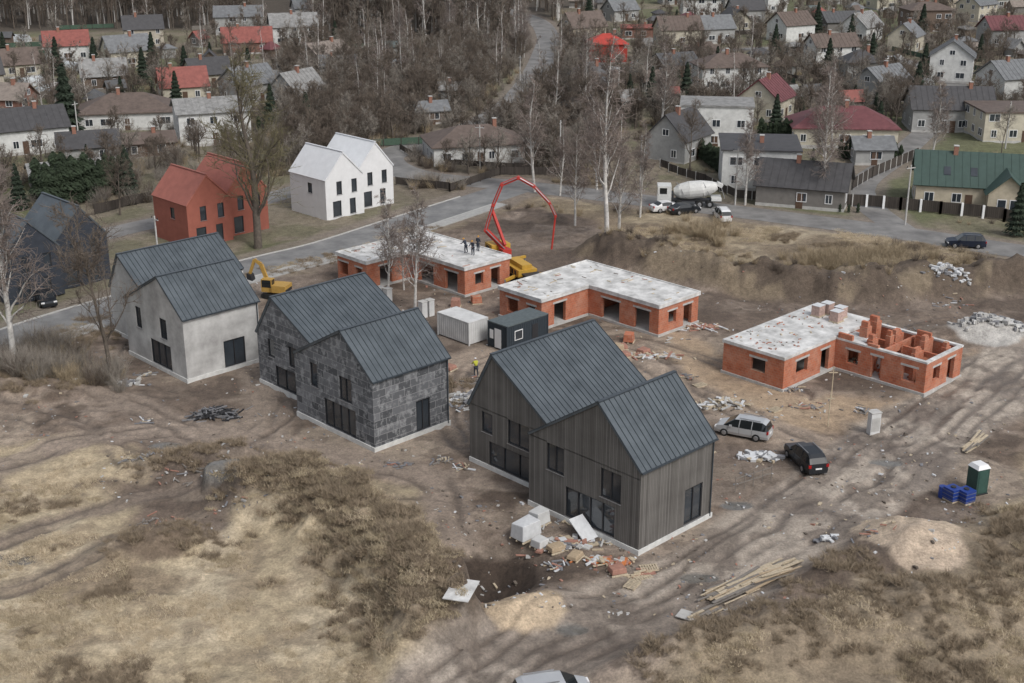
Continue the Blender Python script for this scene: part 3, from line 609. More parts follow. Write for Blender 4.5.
for k in range(22):
    px=R.choice([R.uniform(580,1000),R.uniform(0,400)]);py=R.uniform(40,120);x_,y_=P(px,py)
    if not free(x_,y_,3.5) or roadd(x_,y_)<6: continue
    B=MB();n=7;l=R.uniform(2,4);pr=[(1.4*math.cos(math.pi*i/n),1.9*math.sin(math.pi*i/n)) for i in range(n+1)]
    for i in range(n):
        a,b_=pr[i],pr[i+1];B.poly([(-l,a[0],a[1]),(l,a[0],a[1]),(l,b_[0],b_[1]),(-l,b_[0],b_[1])],M_poly)
    for s in(-l,l): B.poly([(s,a[0],a[1]) for a in pr],M_poly)
    for xx in(-l,0,l): B.beam((xx,-1.42,0),(xx,-1.42,.9),.06,.06,M_wframe)
    B.obj('garden_greenhouse',None,(x_,y_,0),R.uniform(0,3));placed.append(((x_,y_),3))
# ------------------------------------------------ fences
def fence(name,pts,h,m,postm,step=2.4,pw=.14):
    F_=MB()
    for i in range(len(pts)-1):
        a=Vector(pts[i]);b_=Vector(pts[i+1]);L_=(b_-a).length;n=max(1,round(L_/step))
        for k in range(n+1):
            p=a.lerp(b_,k/n);z=hz(p.x,p.y);F_.box((p.x-pw/2,p.y-pw/2,z-.3),(p.x+pw/2,p.y+pw/2,z+h+.08),postm)
            if k<n:
                q=a.lerp(b_,(k+1)/n);d_=(q-p).normalized()*pw*.5;F_.beam((*(p+d_),z+h/2+.1),(*(q-d_),z+h/2+.1),.04,h-.15,m)
    return F_.obj(name)
fence('timber_fence',PL([(866,207),(900,210),(940,214),(1004,220)]),1.7,M_fence,M_wframe,2.4,.3)
fence('timber_fence',PL([(1004,220),(1100,232)]),1.7,M_fence,M_wframe,2.4,.3)
fence('timber_fence',PL([(866,207),(838,206),(852,190),(872,178),(918,158)]),1.7,M_fence,M_conc)
fence('timber_fence',PL([(660,168),(705,182),(735,198),(838,208)]),1.3,M_fence,M_conc)
fence('timber_fence',PL([(396,185),(450,192),(500,175),(560,176)]),1.2,M_fence,M_fence)
fence('timber_fence',PL([(400,150),(425,165),(530,172)]),1.0,M_fence,M_fence)
fence('garden_fence',PL([(95,215),(200,190),(285,172)]),1.4,M_fence,M_fence)
for k in range(140):
    px=R.choice([R.uniform(580,1080),R.uniform(-60,400)]);py=R.uniform(25,150 if px<400 else 120);x_,y_=P(px,py)
    if roadd(x_,y_)<6 or not free(x_,y_,1): continue
    a=math.radians(R.choice([15,105,20,110]));l=R.uniform(14,34)
    q=(x_+l*math.cos(a),y_+l*math.sin(a))
    if roadd(*q)<6 or not free(*q,1) or not free((x_+q[0])/2,(y_+q[1])/2,1): continue
    fence('garden_fence',[(x_,y_),q],1.3,R.choice([M_fence,M_old,mat('green_fence',(.06,.10,.07))]),M_fence,3.0)
# ------------------------------------------------ trees
M_birch=mat('birch_bark',(.52,.50,.47),.9,.35,2.5)
M_bark=mat('brown_bark',(.12,.10,.082),.95,.3,3)
M_twigb=mat('birch_twigs',(.25,.205,.18),.9,.25,1)
M_twig=mat('brown_twigs',(.155,.125,.10),.9,.25,1)
M_twigy=mat('willow_twigs',(.17,.15,.085),.9,.25,1)
M_twigg=mat('grey_twigs',(.27,.24,.205),.9,.25,1)
def tree_mesh(seed,H_,kind,tw,bark,nb=20,dens=1.0,rad=.26,spread=.30,twr=.014,tb=1):
    r=random.Random(seed);V=[];Fc=[];Mi=[]
    def tube(pts,rs,n,mi):
        b=len(V);m=len(pts)
        for k,p in enumerate(pts):
            d=(pts[min(k+1,m-1)]-pts[max(k-1,0)]).normalized();a=d.orthogonal().normalized();c_=d.cross(a)
            for i in range(n):
                t=6.2832*i/n;q=p+(a*math.cos(t)+c_*math.sin(t))*rs[k];V.append((q.x,q.y,q.z))
        for k in range(m-1):
            for i in range(n):
                j=(i+1)%n;Fc.append((b+k*n+i,b+k*n+j,b+(k+1)*n+j,b+(k+1)*n+i));Mi.append(mi)
    def grow(p,d,l,r0,lev):
        n=(7,5,3,2)[lev];pts=[p.copy()];rs=[r0];q=p.copy();dd=d.copy()
        for k in range(n):
            j=(.04,.16,.25,.25)[lev]
            dd=(dd+Vector((r.gauss(0,j),r.gauss(0,j),r.gauss(0,j)+(.05 if lev==0 else (.12 if lev==1 else (-.06 if kind=='birch' else .06)))))).normalized()
            q=q+dd*(l/n);pts.append(q.copy());rs.append(max(r0*(1-(k+1)/n*.88),twr*.6))
        tube(pts,rs,(7,4,3,3)[lev],0 if lev<(2 if kind!='birch' else tb) else 1)
        if lev==3:return
        cn=(nb,int(9*dens),int(6*dens))[lev]
        for i in range(cn):
            t=(r.uniform(.2 if kind!='willow' else .15,.98) if lev==0 else r.uniform(.2,1.0))
            f=t*n;k=min(int(f),n-1);pp=pts[k].lerp(pts[k+1],f-k)
            ax=(pts[k+1]-pts[k]).normalized();az=r.uniform(0,6.283);o=ax.orthogonal().normalized();o=Matrix.Rotation(az,3,ax)@o
            el=(r.uniform(.5,.95) if lev==0 else r.uniform(.5,1.0))
            nd=(ax*math.cos(el)+o*math.sin(el)).normalized()
            if lev==0: ll=l*spread*(1.15-t*.85)*r.uniform(.7,1.2)
            else: ll=l*(.45,.45,.5)[lev]*r.uniform(.6,1.2)*(1.2-t*.4)
            rr_=(rs[k]*.45 if lev==0 else (twr*1.8 if lev==1 else twr))
            grow(pp,nd,ll,rr_,lev+1)
    grow(Vector((0,0,-.3)),Vector((0,0,1)),H_,rad*H_/18,0)
    return npmesh(kind,V,Fc,[bark,tw],Mi,False)
def obj_me(name,me,loc,rz=0,s=1,parent=None):
    o=bpy.data.objects.new(name,me);sc.collection.objects.link(o);o.location=loc;o.rotation_euler=(0,0,rz);o.scale=(s,s,s)
    if parent:o.parent=parent
    return o
BI=[tree_mesh(i,18,'birch',M_twigb,M_birch,32,1.4,.25,.27,.023,2) for i in range(3)]
GE=[tree_mesh(10+i,15,'bare',M_twig,M_bark,22,1.3,.26,.42,.02) for i in range(3)]
GY=[tree_mesh(20,15,'bare',M_twigg,M_bark,20,1.3,.2,.36,.02)]
WI=tree_mesh(30,20,'willow',M_twigy,M_bark,34,1.2,.42,.38,.022)
def T(px,py,top,mes,name='bare_tree',base=18.0):
    x_,y_=P(px,py);s=(FP*st+(py-341.5)*ct)/CH;hh=(py-top)/(s*ct)*1.04
    obj_me(name,R.choice(mes),(x_,y_,hz(x_,y_)-.1),R.uniform(0,6),hh/base)
for a in[(607,252,80),(535,192,92),(560,196,130),(660,132,50),(820,205,82),(832,150,70),(15,375,150),(415,312,200),(388,296,200),(404,290,225),(640,215,130),(745,205,120),(597,190,110),(930,165,85),(585,120,40),(520,60,5),(450,50,0),(400,60,5),(618,238,120),(575,225,140)]: T(*a,BI,'birch_tree')
for a in[(112,380,222),(350,100,40),(420,110,50),(460,70,20),(700,80,30),(580,130,70),(300,150,95),(120,215,150),(690,170,110),(895,130,75),(860,90,45),(780,90,45),(640,60,20),(380,130,70),(335,135,80)]: T(*a,GE,'bare_tree',15)
for a in[(0,215,160),(570,110,55),(345,140,95),(965,60,20),(1000,160,110)]: T(*a,GY,'bare_tree',15)
T(258,247,78,[WI],'willow_tree',20)
M_needle=mat('spruce_needles',(.030,.043,.027),.9,.4,1.5)
M_thuja=mat('thuja_foliage',(.036,.052,.028),.9,.4,2)
def conifer(seed,H_,rb,n,col,prof):
    r=np.random.RandomState(seed);t=r.rand(n)**.8;z=H_*(.06+.94*t);rad=rb*prof(t)*(.45+.6*r.rand(n)**.5)*(1+.25*np.sin(r.randint(0,9)+z*5));a=r.rand(n)*6.283
    c_=np.stack([rad*np.cos(a),rad*np.sin(a),z],-1);s=.22*(H_/9)**.6*(.6+r.rand(n))
    d1=np.stack([np.cos(a),np.sin(a),-.35-.3*r.rand(n)],-1);d2=np.stack([-np.sin(a),np.cos(a),(r.rand(n)-.5)],-1)
    V=np.concatenate([c_-d1*s[:,None]*1.3,c_+d2*s[:,None]*.6,c_+d1*s[:,None]*1.3,c_-d2*s[:,None]*.6]).reshape(4,n,3).transpose(1,0,2).reshape(-1,3)
    F_=np.arange(4*n).reshape(n,4)
    k=len(V);tr=[]
    for zz,rr_ in((-.3,.12),(H_*.95,.02)):
        for i in range(4): tr.append((rr_*H_/9*math.cos(i*1.57),rr_*H_/9*math.sin(i*1.57),zz))
    V=np.concatenate([V,np.array(tr)]);F2=[(k+i,k+(i+1)%4,k+4+(i+1)%4,k+4+i) for i in range(4)]
    return npmesh('conifer',V,np.concatenate([F_,np.array(F2)]),[col,M_bark],[0]*n+[1]*4)
SP=[conifer(i,12,2.4,3800,M_needle,lambda t:1-t*.97) for i in range(2)]
TU=[conifer(5+i,4,.62,1500,M_thuja,lambda t:np.sqrt(np.clip(1-t**2.2,0,1))) for i in range(2)]
for a in[(70,142,72),(186,82,50),(128,196,150),(775,135,98),(878,138,105),(95,65,40),(500,30,5),(1016,235,186),(35,150,118),(272,130,88),(310,190,182),(812,170,150),(5,60,35),(60,205,170),(20,210,168)]: T(*a,SP,'spruce_tree',12)
def inst(name,child_me,cname,pts,scales):
    n=len(pts)
    if not n: return
    p=np.array(pts,float);s=np.array(scales,float);a=NR.rand(n)*6.283;V=np.zeros((n,4,3))
    for k in range(4):
        V[:,k,0]=p[:,0]+s*.7071*np.cos(a+k*math.pi/2);V[:,k,1]=p[:,1]+s*.7071*np.sin(a+k*math.pi/2);V[:,k,2]=p[:,2]
    me=npmesh(name,V.reshape(-1,3),np.arange(4*n).reshape(n,4),[]);o=bpy.data.objects.new(name,me);sc.collection.objects.link(o)
    o.instance_type='FACES';o.use_instance_faces_scale=True;o.instance_faces_scale=1;o.show_instancer_for_render=False;o.show_instancer_for_viewport=False
    c_=bpy.data.objects.new(cname,child_me);sc.collection.objects.link(c_);c_.parent=o
    return o
def row(name,pts,step,s0,me):
    out=[];sc_=[]
    for i in range(len(pts)-1):
        a=Vector(pts[i]);b_=Vector(pts[i+1]);n=max(1,int((b_-a).length/step))
        for k in range(n):
            p=a.lerp(b_,k/n);out.append((p.x+R.uniform(-.1,.1),p.y+R.uniform(-.1,.1),hz(p.x,p.y)));sc_.append(s0*R.uniform(.8,1.15))
    inst(name,me,'thuja',out,sc_)
row('thuja_hedge',PL([(50,212),(95,200),(135,188)]),1.3,1.6,TU[0])
row('thuja_hedge',PL([(40,200),(90,185)]),1.5,1.4,TU[1])
row('thuja_hedge',PL([(840,160),(905,164)]),.8,.75,TU[0])
row('thuja_hedge',PL([(700,160),(722,175)]),.8,.8,TU[1])
row('thuja_hedge',PL([(760,140),(800,145)]),.9,.9,TU[1])
row('thuja_hedge',PL([(840,212),(866,213)]),.9,.3,TU[0])
def forest(name,meshes,names,pts,smin,smax):
    for i,me in enumerate(meshes):
        pp=pts[i::len(meshes)]
        inst(name,me,names[i],[(a,b_,hz(a,b_)-.1) for a,b_ in pp],[R.uniform(smin,smax) for _ in pp])
FB=tree_mesh(50,18,'birch',M_twigb,M_birch,15,.85,.22,.2,.035,2);FG=tree_mesh(51,17,'bare',M_twig,M_bark,16,.85,.22,.26,.042);FG2=tree_mesh(52,15,'bare',M_twigg,M_twig,15,.85,.2,.28,.035)
GT=[tree_mesh(60+i,6,'bare',m_,M_bark,14,.95,.6,.55,.022) for i,m_ in enumerate((M_twig,M_twigg,M_twig))]
pts=[]
for k in range(3900):
    u=R.random()
    if u<.40: px,py=R.uniform(-160,250),R.uniform(-60,30)
    elif u<.68: px,py=R.uniform(310,560),R.uniform(-55,40)
    else: px,py=R.uniform(-200,1250),R.uniform(-68,-14)
    x_,y_=P(px,py)
    if roadd(x_,y_)<5 or not free(x_,y_,1): continue
    pts.append((x_,y_))
forest('distant_forest',[FB,FG,FG2,FG],['birch','bare','grey','bare'],pts,.85,1.3)
pts=[P(R.uniform(-150,150) if R.random()<.75 else R.uniform(150,1200),R.uniform(-70,-4)) for k in range(420)]
forest('distant_conifers',SP,['spruce','spruce'],pts,1.0,1.9)
pts=[]
for k in range(2200):
    u=R.random()
    if u<.38: px,py=R.uniform(560,1100),R.uniform(0,130)
    elif u<.54: px,py=R.uniform(-80,420),R.uniform(40,200)
    else: px,py=R.uniform(280,600),R.uniform(45,175)
    x_,y_=P(px,py)
    if roadd(x_,y_)<4.5 or not free(x_,y_,.5): continue
    pts.append((x_,y_))
forest('distant_garden_trees',GT,['a','b','c'],pts,.5,1.25)
pts=[]
for k in range(240):
    px,py=(R.uniform(300,580),R.uniform(40,120)) if R.random()<.5 else (R.uniform(-80,1100),R.uniform(15,130));x_,y_=P(px,py)
    if roadd(x_,y_)<4.5 or not free(x_,y_,.5): continue
    pts.append((x_,y_))
forest('distant_tall_trees',[FB,FG,FG2],['a','b','c'],pts,.45,.8)
pts=[]
for k in range(200):
    px,py=(R.uniform(560,1100),R.uniform(10,125)) if R.random()<.6 else (R.uniform(-80,400),R.uniform(40,170));x_,y_=P(px,py)
    if roadd(x_,y_)<4.5 or not free(x_,y_,.8): continue
    pts.append((x_,y_))
forest('distant_evergreens',[SP[0],TU[0],TU[1]],['a','b','c'],pts,.35,.8)
def shrub(seed,n,h,rad,m,r0=.012):
    r=random.Random(seed);V=[];Fc=[]
    for i in range(n):
        a=r.uniform(0,6.283);b0=r.uniform(0,rad*.5);p=Vector((b0*math.cos(a),b0*math.sin(a),0));d=Vector((math.cos(a)*r.uniform(.1,.8),math.sin(a)*r.uniform(.1,.8),1)).normalized();L_=h*r.uniform(.5,1.1)
        for k in range(3):
            q=p+d*(L_/3);o=Vector((r.uniform(-1,1),r.uniform(-1,1),0)).normalized()*r0*(1.2-k*.3);b=len(V)
            V+= [tuple(p-o),tuple(p+o),tuple(q+o*.7),tuple(q-o*.7)];Fc.append((b,b+1,b+2,b+3))
            for j in range(2):
                e=p.lerp(q,r.random());t=e+(d+Vector((r.gauss(0,.7),r.gauss(0,.7),r.gauss(0,.3)))).normalized()*L_*.3;b=len(V);V+=[tuple(e-o*.6),tuple(e+o*.6),tuple(t+o*.3),tuple(t-o*.3)];Fc.append((b,b+1,b+2,b+3))
            p=q;d=(d+Vector((r.gauss(0,.15),r.gauss(0,.15),r.gauss(0,.1)))).normalized()
    return npmesh('shrub',V,Fc,[m])
M_tan=mat('tan_stems',(.36,.29,.195),.9,.3)
SH=[shrub(1,80,2.2,1.0,M_twig,.018),shrub(2,80,1.8,1.2,M_tan,.018),shrub(3,70,2.6,.9,M_twigg,.018)]
pts=[];pt2=[]
for k in range(5600):
    u=R.random()
    if u<.40: px,py=R.uniform(270,600),R.uniform(40,190)
    elif u<.60: px,py=R.uniform(-80,330),R.uniform(40,210)
    elif u<.85: px,py=R.uniform(540,1100),R.uniform(5,190)
    elif u<.95: px,py=R.uniform(500,1080),R.uniform(205,280)
    else: px,py=R.uniform(-60,120),R.uniform(340,395)
    x_,y_=P(px,py)
    if roadd(x_,y_)<4.2 or not free(x_,y_,0): continue
    if y_<220 and px>500:
        v=fbm(np.array([x_/12]),np.array([y_/8]),77,3)[0]
        if v<.54: continue
        if inside(np.array([x_]),np.array([y_]),MUD)[0]: continue
        pt2.append((x_,y_));continue
    pts.append((x_,y_))
for p in dens(BANK):
    for k in range(2):pt2.append((p[0]+R.gauss(0,1.5),p[1]+R.gauss(1.2,1.2)))
forest('bare_scrub',SH,['a','b','c'],pts,.5,1.15)
forest('dry_reed_scrub',[SH[1],SH[1],SH[0]],['a','b','c'],pt2,.28,.6)
pts=[]
for cx,cy,rx,ry,n in((880,268,7,3.2,170),(820,262,4,2,50),(700,235,4,3,40)):
    X0,Y0=P(cx,cy)
    for k in range(n): pts.append((X0+R.gauss(0,.5)*rx,Y0+R.gauss(0,.5)*ry*1.6))
forest('tall_reeds',[SH[1]],['a'],pts,.6,1.0)
def grassp(seed,n,h,rad,m):
    r=np.random.RandomState(seed);a=r.rand(n)*6.283;q=rad*np.sqrt(r.rand(n));b=np.stack([q*np.cos(a),q*np.sin(a),np.full(n,-.03)],-1)
    cl=r.randint(0,6,n);cc=(r.rand(6,2)-.5)*rad*1.5;b[:,:2]=b[:,:2]*.35+cc[cl]
    t=r.rand(n)*6.283;w=np.stack([np.cos(t),np.sin(t),0*t],-1)*.016;le=(r.rand(n,3)-.5)*np.array([1.6,1.6,0])*h;le[:,2]=h*(.3+.6*r.rand(n))
    V=np.stack([b-w,b+w,b+le],1).reshape(-1,3);return npmesh('grass',V,np.arange(3*n).reshape(n,3),[m])
GR=[grassp(1,220,.24,.8,mat('dry_grass',(.53,.44,.315),.9,.25,1)),grassp(2,200,.24,.8,mat('dull_grass',(.40,.33,.225),.9,.3,1)),grassp(3,200,.5,.7,mat('brown_weeds',(.26,.205,.143),.9,.3,1))]
cand=33000;gx=NR.uniform(-75,75,cand);gy=NR.uniform(58,165,cand)
msk=inside(gx,gy,SOUTH)&((sdf(gx,gy,MUD)>.5)|(inside(gx,gy,STRAW2)))
keep=fbm(gx/4,gy/4,88,3)>.47
dd=np.minimum(pdist(gx,gy,TR)-1.5,np.minimum(pdist(gx,gy,TR3),np.minimum(pdist(gx,gy,TR7),pdist(gx,gy,TR5))+2.2));msk&=keep&(dd>4)
for px,py,rx,ry,a_,am in HEAPS:
    cx,cy=P(px,py);msk&=np.hypot(gx-cx,gy-cy)>rx+1.5
msk&=np.abs(gx)<gy*.42+6
gx,gy=gx[msk],gy[msk];pl=[(a,b_,hz(a,b_)) for a,b_ in zip(gx,gy)]
s3=fbm(gx/5,gy/5,90,3)
for i,me in enumerate(GR):
    sel=[p for p,v in zip(pl,s3) if (i==0 and v<.5) or (i==1 and .42<v<.6) or (i==2 and v>.59)]
    inst('dry_grass',me,'tuft',sel,[R.uniform(.6,1.2) for _ in sel])
def okw(q):
    for px,py,rx,ry,a_,am in HEAPS:
        cx,cy=P(px,py)
        if math.hypot(q[0]-cx,q[1]-cy)<rx+1.5: return False
    return float(pdist(np.array([q[0]]),np.array([q[1]]),TR)[0])>5
pts=[]
for px,py,rx,ry,a,amp in PILE:
    if amp<=.7:continue
    cx,cy=P(px,py);a=math.radians(a)
    for k in range(int(rx*ry*4)):
        u=R.gauss(0,.55)*rx;v=R.gauss(0,.6)*ry;q=(cx+u*math.cos(a)-v*math.sin(a),cy+u*math.sin(a)+v*math.cos(a))
        if okw(q):pts.append(q)
inst('mound_weeds',GR[2],'tuft',[(a,b_,hz(a,b_)) for a,b_ in pts],[R.uniform(.6,1.3) for _ in pts])
pts=[]
for p in dens(RIDGE):
    for k in range(30):
        q=(p[0]+R.gauss(-1.2,1.7),p[1]+R.gauss(-.8,1.5))
        if okw(q):pts.append(q)
inst('ridge_weeds',GR[2],'tuft',[(a,b_,hz(a,b_)) for a,b_ in pts[::2]],[R.uniform(.6,1.5) for _ in pts[::2]])
inst('ridge_weeds',GR[1],'tuft',[(a,b_,hz(a,b_)) for a,b_ in pts[1::2]],[R.uniform(.6,1.5) for _ in pts[1::2]])
# ------------------------------------------------ vehicles
def car(name,px,py,ang,kind,paint,pos=None):
    x_,y_=pos or P(px,py);E=empty(name,(x_,y_,hz(x_,y_)),math.radians(ang))
    if kind=='mpv': L_,Wd,Ht=4.6,1.82,1.68;st_=[(-2.3,.55,.62),(-2.26,.95,1.0),(-2.05,.98,1.5),(-1.75,.98,1.66),(-.3,.97,1.68),(.55,.97,1.60),(1.45,.96,1.0),(2.05,.82,.84),(2.3,.6,.62)]
    elif kind=='suv': L_,Wd,Ht=4.7,1.88,1.7;st_=[(-2.35,.6,.7),(-2.3,1.0,1.06),(-2.05,1.05,1.45),(-1.75,1.05,1.66),(-.3,1.03,1.7),(.45,1.02,1.62),(1.15,1.0,1.05),(2.1,.92,.94),(2.35,.66,.68)]
    else: L_,Wd,Ht=4.5,1.78,1.45;st_=[(-2.25,.5,.56),(-2.2,.9,.95),(-1.6,.95,1.02),(-1.0,.95,1.38),(-.2,.93,1.44),(.5,.92,1.36),(1.3,.9,.95),(2.0,.75,.77),(2.25,.5,.54)]
    B=MB();hw=Wd/2;secs=[]
    for i,(xx,zb,zt) in enumerate(st_):
        e=1-.16*(abs(xx)/(L_/2))**4;cab=max(0,(zt-zb)/.7)
        hwx=hw*e;hr=hwx-.22*min(1,cab)-.04
        z0=.26
        secs.append([(xx,-hwx*.93,z0),(xx,-hwx,.5),(xx,-hwx*.985,zb),(xx,-hr,zt-.04*min(1,cab)),(xx,-hr*.75,zt),(xx,hr*.75,zt),(xx,hr,zt-.04*min(1,cab)),(xx,hwx*.985,zb),(xx,hwx,.5),(xx,hwx*.93,z0)])
    for i in range(len(secs)-1):
        a,b_=secs[i],secs[i+1];ca=st_[i][2]-st_[i][1];cb=st_[i+1][2]-st_[i+1][1]
        for j in range(9):
            m=paint
            if j in(2,6) and ca+cb>.5 : m=M_cglass
            if j in(3,4,5) and abs(ca-cb)>.3: m=M_cglass
            B.poly([a[j],b_[j],b_[j+1],a[j+1]],m)
        B.poly([a[9],b_[9],b_[0],a[0]],M_rubber)
    B.poly(secs[0][::-1],paint);B.poly(secs[-1],paint)
    B.obj('body',E)
    D=MB()
    for s in(-1,1):
        for xx in(-.9,.15): D.beam((xx,s*(hw-.03),st_[4][1]),(xx-.03,s*(hw-.24),Ht-.07),.07,.03,paint)
        D.box((L_/2-.2,s*(hw*.72)-.2,.62),(L_/2-.06,s*(hw*.72)+.15,.76),M_wframe)
        D.box((-L_/2+.0,s*(hw*.78)-.12,.75),(-L_/2+.12,s*(hw*.78)+.1,1.0),mat('tail_light',(.35,.01,.01),.3))
        D.box((.75,s*(hw+.02)-.08,.95),(.95,s*(hw+.02)+.08,1.1),paint)
        for xx in(-.95,.12,1.12): D.beam((xx,s*(hw+.001),.45),(xx,s*(hw*.985+.004),st_[4][1]-.04),.012,.01,M_rubber)
        if kind!='sedan': D.beam((-1.6,s*(hw-.33),Ht+.04),(.2,s*(hw-.33),Ht+.04),.05,.04,M_steel)
    D.box((-.35,-hw*.5,.30),(L_/2-.02,hw*.5,.42),M_rubber)
    D.box((L_/2-.04,-.45,.42),(L_/2+.01,.45,.6),M_rubber);D.box((-L_/2-.02,-.26,.6),(-L_/2+.03,.26,.72),M_wframe)
    D.obj('trim',E)
    Wm=MB()
    for xx in(-L_*.29,L_*.30):
        for s in(-1,1):
            Wm.tube((xx,s*(hw-.2),.33),(xx,s*(hw+.015),.33),.33,.33,20,M_rubber);Wm.tube((xx,s*(hw+.016),.33),(xx,s*(hw+.03),.33),.2,.18,14,M_steel)
    Wm.obj('wheels',E);return E
def paint(n,c,metal=.3): return mat(n,c,.3,.04,2,metal=metal,spec=.6)
pS=paint('silver_paint',(.50,.51,.52),.3);pK=paint('dark_grey_paint',(.022,.025,.030));pW=paint('white_paint',(.7,.7,.7),0);pBl=paint('navy_paint',(.02,.028,.05))
car('parked_van',743,435,153,'mpv',pS);car('parked_suv',805,464,103,'suv',pK);car('parked_suv',965,247,172,'suv',pBl)
car('parked_car',553,704,14,'mpv',pS);car('parked_car',666,211,20,'sedan',pW);car('parked_car',684,213,25,'sedan',pK);car('parked_car',722,219,95,'mpv',pW)
car('parked_car',46,303,-60,'sedan',pK);car('parked_car',885,12,20,'sedan',pW);car('parked_car',640,66,20,'sedan',pS);car('parked_car',890,62,20,'sedan',pW)
def mixer():
    x_,y_=P(690,206);E=empty('concrete_mixer_truck',(x_,y_,0),math.radians(176));B=MB();w=mat('truck_white',(.60,.60,.58),.45,.1)
    B.box((2.7,-1.2,.9),(4.6,1.2,3.0),w);B.box((4.605,-1.05,1.9),(4.63,1.05,2.8),M_cglass)
    for s in(-1,1):
        B.box((3.3,s*1.2-.012,1.9),(4.3,s*1.2+.012,2.75),M_cglass)
    B.box((-4.2,-.5,.75),(2.7,.5,1.05),M_frame);B.box((-4.2,-1.15,1.0),(-2.8,1.15,1.4),w)
    pr=[(2.3,.55,1.95),(1.6,1.0,2.05),(.2,1.25,2.25),(-1.6,1.2,2.45),(-3.0,.8,2.75),(-3.6,.5,2.9)]
    for i in range(5):
        B.tube((pr[i][0],0,pr[i][2]),(pr[i+1][0],0,pr[i+1][2]),pr[i][1],pr[i+1][1],18,w)
    B.beam((-3.5,0,3.3),(-4.3,0,2.9),.9,.5,w);B.beam((-4.2,0,2.6),(-4.7,0,1.2),.4,.1,M_steel);B.box((2.35,-1.0,1.05),(2.65,1.0,1.9),M_frame)
    for i in range(8):
        t=i/8;a=t*9;xx=2-t*4.8;B.tube((xx,1.22*math.sin(a),2.1+t*.4+1.22*math.cos(a)*.98),(xx-.4,1.22*math.sin(a+.7),2.15+t*.4+1.22*math.cos(a+.7)),.05,.05,5,M_steel)
    for xx in(3.6,1.6,-1.2,-2.6):
        for s in(-1,1):B.tube((xx,s*.85,.52),(xx,s*1.22,.52),.52,.52,18,M_rubber);B.tube((xx,s*1.221,.52),(xx,s*1.24,.52),.27,.25,12,M_steel)
    B.obj('truck_body',E,bevel=.05)
mixer()
def pump():
    x_,y_=P(512,276);E=empty('concrete_pump_truck',(x_,y_,0),math.radians(115));B=MB();ye=mat('pump_yellow',(.50,.30,.05),.5,.12);rd=mat('boom_red',(.42,.04,.03),.5,.1)
    B.box((3.0,-1.2,.9),(4.9,1.2,3.0),ye);B.box((4.905,-1.05,1.9),(4.93,1.05,2.8),M_cglass)
    for s in(-1,1):B.box((3.6,s*1.2-.012,1.9),(4.6,s*1.2+.012,2.75),M_cglass)
    B.box((-4.6,-.5,.8),(3,.5,1.1),M_frame);B.box((-4.2,-1.15,1.12),(.5,1.15,1.9),ye);B.box((-4.0,-.6,1.91),(-.4,.6,2.4),ye);B.box((1.3,-.55,1.12),(2.5,.55,2.8),rd)
    B.hexa([(-5.4,-.7,1),(-4.65,-.7,1),(-4.65,.7,1),(-5.4,.7,1),(-5.7,-1,1.7),(-4.6,-1,1.7),(-4.6,1,1.7),(-5.7,1,1.7)],M_frame)
    for xx in(-3.6,-2.8,-2.0,-1.2):B.box((xx,-1.16,1.2),(xx+.5,-1.152,1.75),M_frame);B.box((xx,1.152,1.2),(xx+.5,1.16,1.75),M_frame)
    for xx in(4.0,2.4,-1.4,-2.8):
        for s in(-1,1):B.tube((xx,s*.85,.52),(xx,s*1.22,.52),.52,.52,18,M_rubber)
    for s in(-1,1):
        B.beam((1.9,s*.6,1.3),(3.2,s*3.2,1.1),.3,.3,ye);B.tube((3.2,s*3.2,1.2),(3.2,s*3.2,.1),.1,.1,8,M_steel);B.box((2.9,s*3.2-.3,.0),(3.5,s*3.2+.3,.08),M_plank)
        B.beam((-3.2,s*.9,1.1),(-4.2,s*2.8,1.0),.28,.28,ye);B.tube((-4.2,s*2.8,1.1),(-4.2,s*2.8,.1),.1,.1,8,M_steel);B.box((-4.5,s*2.8-.3,0),(-3.9,s*2.8+.3,.08),M_plank)
    B.obj('truck_body',E,bevel=.04)
    A=MB();wx_,wy_=P(486,266);th_=math.radians(115)
    A.M=(Matrix.Translation((x_,y_,0))@Matrix.Rotation(th_,4,'Z')).inverted()
    bx,by=x_+1.9*math.cos(th_),y_+1.9*math.sin(th_)
    pts=[(bx,by,2.7),(wx_+.0,wy_,4.4),(wx_+.9,wy_,7.4),(wx_+1.9,wy_,9.8),(wx_+3.8,wy_,10.6),(wx_+5.6,wy_-.1,9.6),(wx_+7.4,wy_-.3,7.7),(wx_+8.1,wy_-.4,6.2),(wx_+7.7,wy_-.5,2.2)]
    for i in range(len(pts)-1):
        t=i/8
        if i<7:
            A.beam(pts[i],pts[i+1],.4-.22*t,.46-.26*t,rd);A.tube(Vector(pts[i])+Vector((0,-.28,.1)),Vector(pts[i+1])+Vector((0,-.28,.1)),.06,.06,6,M_steel)
            A.tube(Vector(pts[i+1])+Vector((0,-.35,0)),Vector(pts[i+1])+Vector((0,.3,0)),.24-.1*t,.24-.1*t,8,rd)
        else: A.tube(pts[i],pts[i+1],.11,.11,8,rd)
    A.beam((bx,by,3.2),(wx_+.7,wy_+.5,6.8),.3,.3,rd)
    A.obj('boom',E)
pump()
